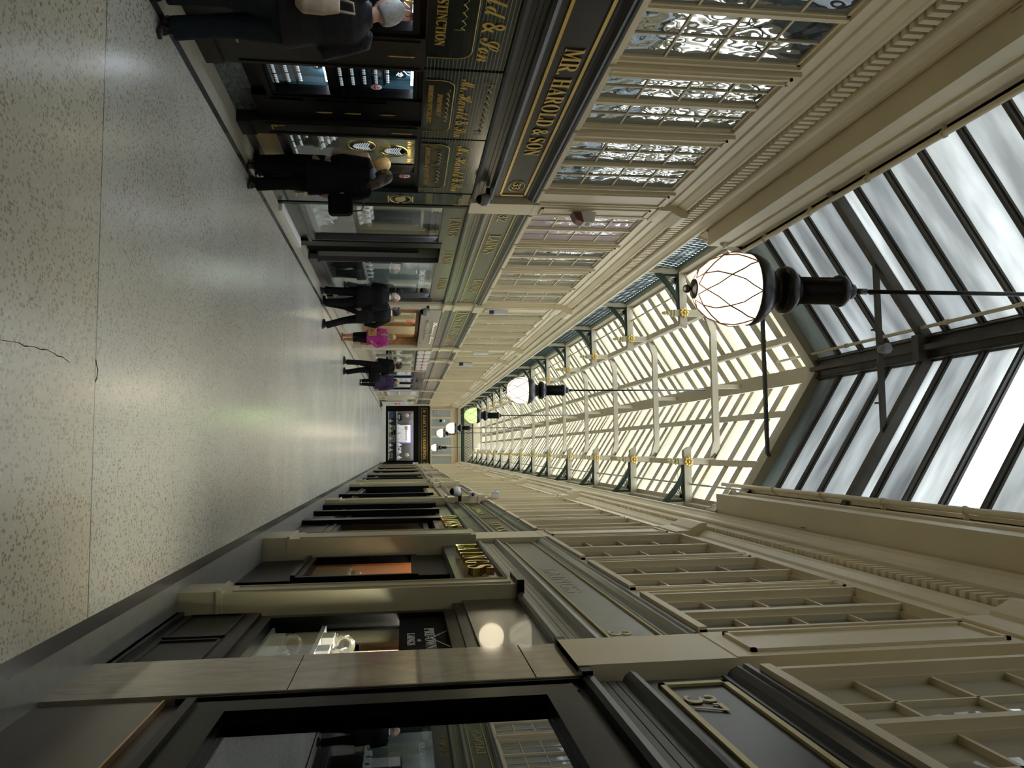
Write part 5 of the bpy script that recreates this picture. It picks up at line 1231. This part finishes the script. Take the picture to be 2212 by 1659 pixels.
m = MB(); m.box(-3.43,-3.33,19.38,19.52,3.98,4.35); m.obj('housing', M['cctv'], r, bevel=.01); m = MB(); m.box(-3.42,-3.34,19.37,19.5,3.88,3.99); m.obj('lens', M['plum'], r); m = MB(); m.box(-3.5,-3.43,19.42,19.48,4.1,4.2); m.obj('bracket', M['cctv'], r)
r = root('security_camera', 'white upright tube camera with blue end farther along the left windows', 'security camera', (-3.38, 31.6, 4.05))
m = MB(); m.box(-3.44,-3.32,31.5,31.7,4.1,4.5); m.obj('housing', M['cctv'], r, bevel=.01); m = MB(); m.box(-3.43,-3.33,31.48,31.68,3.95,4.11); m.obj('lens', M['plum'], r); m = MB(); m.box(-3.5,-3.44,31.55,31.65,4.2,4.3); m.obj('bracket', M['cctv'], r)
r = root('junction_box', 'pale grey box on the left bay pilaster under the console', 'box', (-3.38, 27.95, 4.2)); MB().box(-3.46,-3.36,27.85,28.05,4.2,4.75).obj('casing', M['cctv'], r, bevel=.01); MB().box(-3.36,-3.355,27.88,28.02,4.25,4.7).obj('lid', M['white'], r)
dome_cam((.97, 18.55, 2.98), 1.4, -1, 'white dome camera lowest of three on the right pilaster')
box_cam((1.04, 18.64, 3.36), 1.15, -1, 'white box camera in the middle of three on the right pilaster')
r = root('alarm_siren', 'small white siren box topmost of three on the right pilaster', 'alarm', (1.04, 18.64, 3.82)); m = MB(); m.box(.99,1.12,18.54,18.72,3.82,4.0); m.obj('casing', M['cctv'], r, bevel=.015); m = MB(); m.sphere((1.0,18.6,3.9),.035,8); m.obj('sounder', M['grille'], r)
r = root('alarm_box', 'white and maroon burglar alarm box on the left bay pilaster', 'alarm', (-3.40, 11.3, 4.3))
m = MB(); m.poly([(-3.46,11.2,4.36),(-3.30,11.2,4.40),(-3.30,11.2,4.56),(-3.46,11.2,4.60)], (0,.22,0)); m.obj('casing', M['cctv'], r, bevel=.012)
m = MB(); m.poly([(-3.46,11.19,4.24),(-3.34,11.19,4.30),(-3.30,11.19,4.41),(-3.46,11.19,4.37)], (0,.24,0)); m.obj('maroon_base', M['redpl'], r, bevel=.012)
text('ADT', 'sans', r, M['charcoal2'], 11.235, 11.385, 4.48, .07, 'L', -3.30, .003)
r = root('security_camera', 'white wall camera at the left end of the end wall', 'security camera', (-2.4, YE-.2, 4.75)); MB().sphere((-2.35,YE-.25,4.95),(.14,.14,.16),12).obj('housing', M['cctv'], r); MB().sphere((-2.36,YE-.32,4.75),.12,12).obj('lens_dome', M['black'], r); m = MB(); m.bar((-2.35,YE-.25,5.0),(-2.35,YE,5.05),.06,.06); m.obj('bracket', M['cctv'], r)
r = root('junction_box', 'small grey box at the top left of the end wall', 'box', (-3.05, YE-.1, 4.3)); MB().box(-3.15,-2.95,YE-.14,YE,4.25,4.6).obj('casing', M['cctv'], r, bevel=.01); MB().box(-3.12,-2.98,YE-.15,YE-.14,4.3,4.55).obj('lid', M['grille'], r)
# ------------------------------------------------------------------ people
SKIN = pmat('skin', (.50,.30,.22), .5, noise=.06, nscale=30); SKIND = pmat('tanned_skin', (.36,.20,.13), .5, noise=.06, nscale=30)
def cloth(name, col, rough=.85, bump=.5, sc=9, noise=.12): return pmat(name, col, rough, noise=noise, nscale=14, bump=bump, bscale=sc, spec=.12)
def blob(mb, name, mat, parent, voxel, smooth=4, origin=None):
    """closed overlapping volumes fused into one continuous skin"""
    o = mb.obj('tmp_'+name, mat, None)
    rm = o.modifiers.new('r', 'REMESH'); rm.mode = 'VOXEL'; rm.voxel_size = voxel
    if smooth:
        sm = o.modifiers.new('s', 'SMOOTH'); sm.factor = .5; sm.iterations = smooth
    dg = bpy.context.evaluated_depsgraph_get()
    me = bpy.data.meshes.new_from_object(o.evaluated_get(dg)); loc = o.location.copy()
    bpy.data.objects.remove(o)
    me.name = name; me.transform(Matrix.Translation(loc))
    me.polygons.foreach_set('use_smooth', [True]*len(me.polygons))
    if not me.materials: me.materials.append(mat)
    ob = bpy.data.objects.new(name, me); COL.objects.link(ob); ob.parent = parent
    return ob
def lerp(a, b, t): return tuple(x+(y-x)*t for x, y in zip(a, b))
def person(name, label, loc, face_deg, h, P):
    """upright figure built around its feet, facing +Y before turning. P: pose and clothes"""
    k = h/1.72; S = lambda x, y, z: (x*k, y*k, z*k)
    w = P.get('w', 1.0)
    lean = P.get('lean', 0.0)          # forward shift of the shoulders
    hd = P.get('head', (0, .03, 0))    # head offset
    hy = radians(P.get('hyaw', 0)); hp = radians(P.get('hpitch', 0))
    feet = P.get('feet', ((-.10, 0, 0), (.10, 0, 0)))
    hip = [(-.09*w, -.01, .90), (.09*w, -.01, .90)]
    ank = [(f[0], f[1], .085) for f in feet]
    knee = [tuple(v) for v in (lerp(hip[i], ank[i], .52) for i in (0, 1))]
    knee = [(q[0], q[1]+.035, q[2]) for q in knee]
    sh = [(-.175*w, lean*.9, 1.415), (.175*w, lean*.9, 1.415)]
    arms = P.get('arms')
    elb = [arms[0][0], arms[1][0]]; wr = [arms[0][1], arms[1][1]]
    nk = (0, lean-.005, 1.47); hc = (hd[0], lean+hd[1], 1.60+hd[2])
    body = MB(); T = lambda pts, rs, mb=body, n=12: mb.tube([S(*p) for p in pts], [(r[0]*k, r[1]*k) if isinstance(r, tuple) else r*k for r in rs], n)
    for i in (0, 1):
        T([hip[i], lerp(hip[i], knee[i], .5), knee[i], lerp(knee[i], ank[i], .35), ank[i]], [.085, .072, .054, .055, .036])
        f = feet[i]; a = radians(f[2]) if len(f) > 2 else 0
        T([(f[0]-.045*sin(-a)*0, f[1]-.05, .045), (f[0]+.13*sin(-a)*-1, f[1]+.14*cos(a), .03)], [.036, .03])
        T([sh[i], lerp(sh[i], elb[i], .5), elb[i], lerp(elb[i], wr[i], .4), wr[i]], [.052, .046, .037, .036, .025])
        # hand: palm, four fingers, thumb
        d = Vector(wr[i])-Vector(elb[i]); d.normalize(); fw = Vector(P.get('fdir', [None, None])[i] or d); fw.normalize()
        side = Vector((1 if i == 0 else -1, 0, 0)); side = (side-fw*side.dot(fw)).normalized(); up = fw.cross(side)
        c = Vector(wr[i])
        T([c-fw*.01, c+fw*.03, c+fw*.085], [(.02,.024), (.018,.038), (.015,.036)])
        curl = P.get('curl', .5)
        for q in range(4):
            b = c+fw*.078+up*((q-1.5)*.019); L = (.062, .072, .068, .052)[q]
            m1 = b+fw*L*.5+side*.004; m2 = m1+(fw*(1-curl)+side*curl).normalized()*L*.35; m3 = m2+(fw*(1-1.4*curl)+side*1.3*curl).normalized()*L*.3
            T([b, m1, m2, m3], [.0095, .009, .0085, .007], n=8)
        b = c+fw*.03+up*.028; T([b, b+fw*.03+up*.028+side*.01, b+fw*.062+up*.03+side*.018], [.012, .0105, .008], n=8)
    secs = [(0,-.01,.84,.14*w,.09), (0,-.015,.92,.165*w,.108), (0,-.0,1.02,.145*w,.095), (0,lean*.4,1.12,.142*w,.095), (0,lean*.7,1.25,.165*w,.108), (0,lean*.9,1.36,.17*w,.10), (0,lean*.95,1.43,.13*w,.07), (0,lean,1.46,.06,.055)]
    body.ell([(S(x,y,z)[0], S(x,y,z)[1], z*k, a*k, b*k) for x,y,z,a,b in secs], 18)
    T([nk, (hc[0]*.6, (nk[1]+hc[1])/2-.01, 1.53+hd[2]*.4), (hc[0], hc[1]-.015, hc[2]-.06)], [.055, .05, .05])
    # head with face
    RM = Matrix.Rotation(hy, 3, 'Z') @ Matrix.Rotation(-hp, 3, 'X')
    H = lambda x, y, z: S(*(Vector(hc)+RM @ Vector((x, y, z))))
    rings = []
    for i in range(1, 20):
        ph = pi*i/20; z = -cos(ph)*.118; rr = sin(ph); ring = []
        for j in range(24):
            t = 2*pi*j/24; cx, sy = cos(t), sin(t)
            rx, ry = .075*rr, .095*rr
            if z < 0: rx *= 1-.30*(-z/.118)**1.3; ry *= 1-.12*(-z/.118)
            y = sy*ry
            if sy > 0:
                y = y*.96
                if -.03 < z < .012 and abs(cx) < .26: y += .012*(1-(z+.03)/.05)*(1-abs(cx)/.26)+.006*(1-abs(cx)/.26)   # nose
                if .0 < z < .03 and .25 < abs(cx) < .62: y -= .008                                  # eye sockets
                if -.065 < z < -.05 and abs(cx) < .45: y += .003                                   # lips
                if -.11 < z < -.085 and abs(cx) < .4: y += .008                                    # chin
            else: y *= 1.04; 
            ring.append(H(cx*rx, y+(-.006 if sy < 0 else .004), z))
        rings.append(ring)
    body.loft(rings)
    for s in (-1, 1):
        T0 = [H(s*.073, -.008, -.025), H(s*.082, -.014, .0), H(s*.078, -.012, .024)]; body.tube(T0, [.009*k, .014*k, .009*k], 8)
    body.tube([H(0,.082,.012), H(0,.102,-.018), H(0,.098,-.026)], [.008*k,.014*k,.010*k], 8)
    ob = blob(body, name, P.get('skin', SKIN), None, .0075, 3)
    ob.location = loc; ob.rotation_euler = (0,0,radians(face_deg)); tag(ob, label, 'person')
    e = MB()
    for s in (-1, 1): e.sphere(H(s*.031, .080, .014), .0105*k, 8)
    e.obj('eyes', P.get('eye', M['black']), ob, local=True)
    # clothes -----------------------------------------------------------
    cl = P['clothes']
    if 'trousers' in cl:
        m = MB(); r0 = cl.get('leg_r', 1.0); zt = cl.get('leg_end', .09)
        for i in (0, 1):
            an = lerp(ank[i], knee[i], (zt-.085)/(knee[i][2]-.085)) if zt > .085 else ank[i]
            an = (an[0], an[1]-.005, zt)
            m.tube([S(*q) for q in (hip[i], lerp(hip[i], knee[i], .45), knee[i], lerp(knee[i], an, .5), an)], [q*k*r0 for q in (.108, .095, .077, .074, cl.get('cuff', .076))], 14)
        m.ell([(0, -.015*k, z*k, a*k*w, b*k) for z, a, b in ((.80,.13,.10), (.88,.175,.122), (.97,.168,.118), (1.04,.155,.11))], 18)
        blob(m, 'trousers', cl['trousers'], ob, .011, 5)
    if 'coat' in cl:
        m = MB(); hem = cl.get('hem', .80); fl = cl.get('flare', 1.0); g = cl.get('bulk', 1.0)
        secs = []
        for z, a, b, y in ((hem,.19*fl,.135*fl,-.015), ((hem+.98)/2,.188*fl**.5,.132*fl**.5,-.015), (1.0,.18,.128,-.008), (1.12,.172,.122,lean*.4), (1.25,.19,.132,lean*.7), (1.35,.20,.125,lean*.85), (1.425,.165,.092,lean*.93), (1.462,.085,.07,lean), (1.49,.07,.066,lean)):
            secs.append((0, y*k, z*k, a*k*w*g, b*k*g))
        if hem > .96: secs.pop(1)
        m.ell(secs, 22)
        for i in (0, 1):
            en = lerp(elb[i], wr[i], .93)
            m.tube([S(*q) for q in (lerp(sh[i], (0, lean, 1.42), .25), sh[i], lerp(sh[i], elb[i], .5), elb[i], lerp(elb[i], wr[i], .5), en)], [q*k*g for q in (.07, .078, .068, .060, .054, .048)], 14)
        blob(m, cl.get('coat_name', 'jacket'), cl['coat'], ob, .011, cl.get('sm', 5))
    if 'collar' in cl:
        m = MB(); cz = 1.49; m.lathe([(.058*k, -.02*k), (.066*k, -.02*k), (.064*k, .022*k), (.056*k, .022*k)], S(0, lean+.002, cz), 18); m.obj('collar', cl['collar'], ob, local=True)
    if 'scarf' in cl:
        m = MB(); m.tube([S(.085*cos(t)*w, lean+.0+.078*sin(t), 1.485+.012*sin(3*t)) for t in [q*2*pi/16 for q in range(17)]], .038*k, 10, cap=False)
        m.tube([S(.03,lean+.09,1.46), S(.05,lean+.13,1.36), S(.04,lean+.14,1.24)], [.035*k,.04*k,.03*k], 10); blob(m, 'scarf', cl['scarf'], ob, .010, 3)
    if 'shoes' in cl:
        for i in (0, 1):
            m = MB(); f = feet[i]; a = radians(f[2]); dx, dy = sin(a), cos(a); top = cl.get('boot', .10)
            m.tube([S(f[0]-.065*dx, f[1]-.065*dy, .038), S(f[0], f[1], .042), S(f[0]+.09*dx, f[1]+.09*dy, .036), S(f[0]+.185*dx, f[1]+.185*dy, .026)], [.036*k, .042*k, .044*k, .026*k], 12)
            m.tube([S(f[0], f[1]-.01, .04), S(f[0], f[1]-.01, top)], [.045*k, .052*k if top > .15 else .046*k], 12)
            m.box(*[v*k for v in (f[0]-.035, f[0]+.035, f[1]-.09, f[1]-.02, .0, .03)])
            blob(m, 'boot' if top > .15 else 'shoe', cl['shoes'], ob, .009, 2)
    hr = P.get('hair')
    if hr:
        m = MB(); st = hr['style']; rings = []
        lo = {'short': 6, 'bald': 6, 'bob': 4, 'cap': 8}[st]
        for i in range(lo, 20):
            ph = pi*i/20; z = -cos(ph)*.118; rr = sin(ph); ring = []
            for j in range(24):
                t = 2*pi*j/24; cx, sy = cos(t), sin(t); th = hr.get('th', .012)
                rx, ry = (.075*rr+th), (.095*rr+th)
                front = sy > .15 and z < .055
                if st == 'short' and front: rx *= .72; ry *= .70
                if st == 'bald' and (z > .03 or front): rx *= .7; ry *= .7
                if st == 'bob' and sy > .35 and z < .05: rx *= .75; ry *= .62
                ring.append(H(cx*rx, sy*ry-(.008 if sy < 0 else 0), z*1.04+.004))
            rings.append(ring)
        m.loft(rings)
        if hr.get('long'):
            m.tube([H(0,-.06,.02), H(.0,-.085,-.08), H(.02,-.085,-.19), H(.03,-.07,-hr['long'])], [(.075*k,.05*k), (.085*k,.045*k), (.075*k,.04*k), (.03*k,.02*k)], 12)
        blob(m, 'hair', hr['mat'], ob, .008, 2)
    return ob
HAIRG = pmat('grey_hair', (.42,.42,.42), .6, noise=.2, nscale=40); HAIRD = pmat('dark_hair', (.018,.013,.010), .5, noise=.4, nscale=60)
HAIRB = pmat('blonde_hair', (.50,.35,.16), .5, noise=.18, nscale=40); HAIRBR = pmat('dark_brown_hair', (.035,.022,.014), .5, noise=.2, nscale=40); HAIRW = pmat('thin_white_hair', (.55,.5,.46), .6)
CBLK = cloth('black_wool', (.008,.008,.009)); CSUIT = cloth('black_suiting', (.010,.010,.012), .7); CCHAR = cloth('charcoal_jacket', (.020,.020,.025), .55, 1.0, 6); CJEAN = cloth('dark_jeans', (.016,.022,.028), .8, .8, 8)
CMAG = cloth('magenta_knit', (.42,.045,.26), .9); CPUR = cloth('dark_purple_coat', (.055,.035,.095), .85); CBEI = cloth('beige_cloth', (.42,.33,.25), .85); CSCARF = cloth('pale_blue_scarf', (.20,.26,.38), .85); CDEN = cloth('dark_denim', (.02,.04,.07), .85)
LEA = pmat('black_leather', (.012,.012,.013), .35); TAN = pmat('tan_leather', (.38,.20,.09), .45, noise=.12); BOOT = pmat('brown_boot_leather', (.30,.12,.045), .4, noise=.15); GREYC = cloth('grey_scarf', (.3,.3,.3), .9); CSHIRT = cloth('white_shirt', (.75,.75,.75), .8, .1)
hang = lambda x0, y=0, z=.0: (((-.225*x0, -.03+y, 1.13), (-.225*x0, .04+y, .88+z)), ((.225*x0, -.03+y, 1.13), (.225*x0, .04+y, .88+z)))

man1 = person('person', 'grey haired man in charcoal jacket looking into the jeweller window at the picture edge', (-3.24, 5.86, 0), 62, 1.80, dict(
    w=1.12, lean=.06, head=(0, .06, -.01), hpitch=28, hyaw=10, feet=((-.11, .02, -12), (.12, -.05, 14)),
    arms=(((-.25,.02,1.16), (-.13,.24,1.08)), ((.27,-.02,1.14), (.16,.20,1.02))), curl=.75,
    hair=dict(style='short', mat=HAIRG, th=.016), clothes=dict(trousers=CJEAN, leg_r=1.12, coat=CCHAR, hem=.86, bulk=1.10, flare=1.05, shoes=LEA, boot=.20)))
woman = person('person', 'woman in long black coat with pale blue scarf looking at the necklace window', (-3.20, 9.32, 0), 40, 1.655, dict(
    w=.98, lean=.03, head=(0, .045, -.005), hpitch=22, hyaw=15, feet=((-.10, .06, 8), (.10, -.04, -6)),
    arms=(((-.235,.0,1.13), (-.16,.19,1.0)), ((.27,-.05,1.12), (.26,.03,.93))), curl=.7,
    hair=dict(style='bob', mat=HAIRBR, th=.016, long=.24), clothes=dict(trousers=CBLK, leg_r=1.08, coat=CBLK, coat_name='coat', hem=.70, flare=1.12, bulk=1.1, scarf=CSCARF, shoes=LEA, boot=.22)))
blond = person('person', 'blonde woman in beige coat half hidden behind the black coat', (-3.455, 9.72, 0), 66, 1.62, dict(
    w=.95, lean=.05, head=(0, .05, 0), hpitch=20, hyaw=0, feet=((-.09, 0, 0), (.09, -.02, 0)),
    arms=(((-.23,.02,1.12), (-.12,.16,1.05)), ((.25,.0,1.12), (.16,.14,1.02))),
    hair=dict(style='bob', mat=HAIRB, th=.016), clothes=dict(trousers=CBLK, coat=CBEI, coat_name='coat', hem=.74, flare=1.08, shoes=LEA, boot=.2)))
bald = person('person', 'bald man in black suit and white collar standing at the watch window', (-3.34, 17.40, 0), -8, 1.70, dict(
    w=1.2, lean=.02, head=(0, .03, 0), hyaw=-55, hpitch=6, feet=((-.12, -.05, 6), (.13, .06, -8)),
    arms=(((-.29,.05,1.14), (-.13,.22,1.05)), ((.28,-.03,1.12), (.27,.06,.88))),
    hair=dict(style='bald', mat=HAIRW, th=.006), clothes=dict(trousers=CSUIT, leg_r=1.12, coat=CSUIT, hem=.78, bulk=1.12, collar=CSHIRT, shoes=LEA)))
darkm = person('person', 'dark haired man in black suit striding beside the bald man', (-3.0, 17.78, 0), 60, 1.73, dict(
    w=1.1, lean=.06, head=(0, .05, -.01), hyaw=20, hpitch=10, feet=((-.10, .25, -6), (.12, -.20, 10)), skin=SKIND,
    arms=(((-.28,.03,1.14), (-.24,.15,.93)), ((.28,-.08,1.13), (.27,-.02,.88))),
    hair=dict(style='short', mat=HAIRD, th=.014), clothes=dict(trousers=CSUIT, leg_r=1.05, coat=CSUIT, hem=.74, bulk=1.08, collar=CSHIRT, shoes=LEA)))
magw = person('person', 'blonde woman in magenta cardigan and tan boots walking towards the view', (-3.26, 23.2, 0), 168, 1.54, dict(
    w=1.12, lean=.0, head=(0, .05, 0), hyaw=12, hpitch=18, feet=((-.11, .12, 4), (.10, -.08, -4)), skin=pmat('rosy_skin', (.52,.28,.19), .5),
    arms=(((-.29,-.02,1.12), (-.24,.14,1.0)), ((.29,-.04,1.12), (.24,.10,.92))),
    hair=dict(style='bob', mat=HAIRB, th=.018), clothes=dict(trousers=CBLK, leg_r=.98, leg_end=.36, cuff=.066, coat=CMAG, coat_name='cardigan', hem=.80, bulk=1.08, flare=1.1, scarf=GREYC, shoes=BOOT, boot=.46)))
packm = person('person', 'man in black jacket standing in the passage with hands together', (-2.46, 23.9, 0), 55, 1.73, dict(
    w=1.12, lean=.03, head=(0, .05, 0), hyaw=15, hpitch=10, feet=((-.13, .10, -5), (.12, -.08, 8)), skin=pmat('ruddy_skin', (.44,.24,.17), .5),
    arms=(((-.27,.03,1.15), (-.10,.22,1.02)), ((.28,.0,1.14), (.08,.22,1.0))), curl=.8,
    hair=dict(style='short', mat=HAIRD, th=.013), clothes=dict(trousers=CSUIT, leg_r=1.05, coat=CBLK, hem=.80, bulk=1.1, collar=CPUR, shoes=LEA)))
purp = person('person', 'woman in dark purple coat seen from behind, arms hanging', (-2.75, 32.6, 0), -15, 1.60, dict(
    w=1.25, lean=.05, head=(0, .05, -.02), hyaw=-10, hpitch=10, feet=((-.10, .06, 0), (.10, -.05, 0)),
    arms=(((-.31,.02,1.10), (-.28,.10,.86)), ((.33,-.06,1.10), (.34,.0,.80))),
    hair=dict(style='bob', mat=HAIRB, th=.016), clothes=dict(trousers=CBLK, coat=CPUR, coat_name='coat', hem=.66, bulk=1.15, flare=1.12, shoes=LEA)))

# bags --------------------------------------------------------------------
r = root('handbag', 'boxy black handbag on the arm of the woman in the black coat', 'bag', (-2.86, 9.28, .92))
m = MB(); m.loft([[(-2.86+a*sx, 9.28+b*sy, z) for sx, sy in ((-1,-1),(1,-1),(1,1),(-1,1))] for a, b, z in ((.10,.055,.92),(.125,.07,.95),(.12,.06,1.16),(.10,.035,1.2))], smooth=False); m.obj('body', M['blackm'], r, bevel=.012)
m = MB(); m.tube([(-2.93,9.28,1.19),(-2.93,9.28,1.30),(-2.88,9.29,1.33),(-2.80,9.28,1.30),(-2.79,9.28,1.19)], .008, 6); m.obj('handle', LEA, r)
r = root('handbag', 'tan leather shoulder bag worn across the magenta cardigan', 'bag', (-3.43, 23.0, .76))
m = MB(); m.loft([[(-3.43+a*sx, 23.0+b*sy, z) for sx, sy in ((-1,-1),(1,-1),(1,1),(-1,1))] for a, b, z in ((.15,.05,.76),(.165,.065,.79),(.15,.055,.98),(.13,.03,1.0))], smooth=False); m.obj('body', TAN, r, bevel=.012)
m = MB(); m.loft([[(-3.43+a*sx, 22.925+b*sy, z) for sx, sy in ((-1,-1),(1,-1),(1,1),(-1,1))] for a, b, z in ((.13,.006,.86),(.15,.008,.9),(.14,.008,1.0))], smooth=False); m.obj('flap', TAN, r); MB().box(-3.45,-3.41,22.908,22.92,.88,.91).obj('clasp', M['brass'], r)
m = MB(); m.tube([(-3.38,22.97,.99),(-3.27,22.98,1.2),(-3.16,23.03,1.36),(-3.10,23.12,1.43),(-3.12,23.25,1.40)], .009, 6); m.obj('strap', TAN, r)
r = root('shoulder_bag', 'large soft black bag slung behind the man in the black jacket', 'bag', (-2.17, 24.08, .70))
m = MB(); m.sphere((-2.17,24.08,.93), (.17,.10,.20), 16); m.box(-2.30,-2.02,24.0,24.16,.74,.98); blob(m, 'body', cloth('black_nylon', (.012,.012,.013), .6), r, .015, 3).location = (2.17,-24.08,-.70)
m = MB(); m.tube([(-2.22,24.05,1.10),(-2.27,24.0,1.30),(-2.36,23.96,1.46),(-2.42,23.86,1.50)], .018, 6); m.obj('strap', LEA, r)
r = root('tote_bag', 'beige cloth bag hanging at the side of the grey haired man', 'bag', (-3.2, 5.56, 1.0))
m = MB(); m.ell([(-3.22,5.57,1.03,.07,.04),(-3.22,5.57,1.08,.12,.065),(-3.21,5.58,1.22,.11,.06),(-3.20,5.60,1.34,.07,.03)], 14); o = blob(m, 'body', CBEI, r, .012, 3); o.location = (3.2,-5.56,-1.0)
m = MB(); m.tube([(-3.25,5.60,1.32),(-3.23,5.63,1.43),(-3.17,5.66,1.44),(-3.15,5.60,1.32)], .010, 6); m.obj('handle', CBEI, r)
# ------------------------------------------------------------------ camera, world, colour
cam = bpy.data.cameras.new('camera'); co = bpy.data.objects.new('camera', cam); COL.objects.link(co)
yaw, pitch = radians(4.69376), radians(7.68190)
F = Vector((-sin(yaw)*cos(pitch), cos(yaw)*cos(pitch), sin(pitch))); R = Vector((cos(yaw), sin(yaw), 0)); U = R.cross(F)
# the photograph lies on its side: its x runs upwards in the arcade, its y to the right
ix, iy = U, -R
mat = Matrix((ix, iy, -F)).transposed().to_4x4(); mat.translation = (0,0,1.8)
co.matrix_world = mat
cam.sensor_fit = 'HORIZONTAL'; cam.sensor_width = 36; cam.lens = 1720/2212*36; cam.clip_start = .05; cam.clip_end = 300
SC.camera = co
w = bpy.data.worlds.new('sky'); SC.world = w; w.use_nodes = True
bg = w.node_tree.nodes['Background']; bg.inputs[0].default_value = (.94,.975,1,1); bg.inputs[1].default_value = 6.0
SC.view_settings.view_transform = 'Standard'; SC.view_settings.look = 'None'; SC.view_settings.gamma = 1; SC.view_settings.exposure = .3
SC.view_settings.use_curve_mapping = False
SC.cycles.use_denoising = True; SC.cycles.max_bounces = 10; SC.cycles.diffuse_bounces = 5; SC.cycles.glossy_bounces = 5; SC.cycles.transparent_max_bounces = 16
SC.cycles.sample_clamp_indirect = 6; SC.cycles.caustics_reflective = False; SC.cycles.caustics_refractive = False
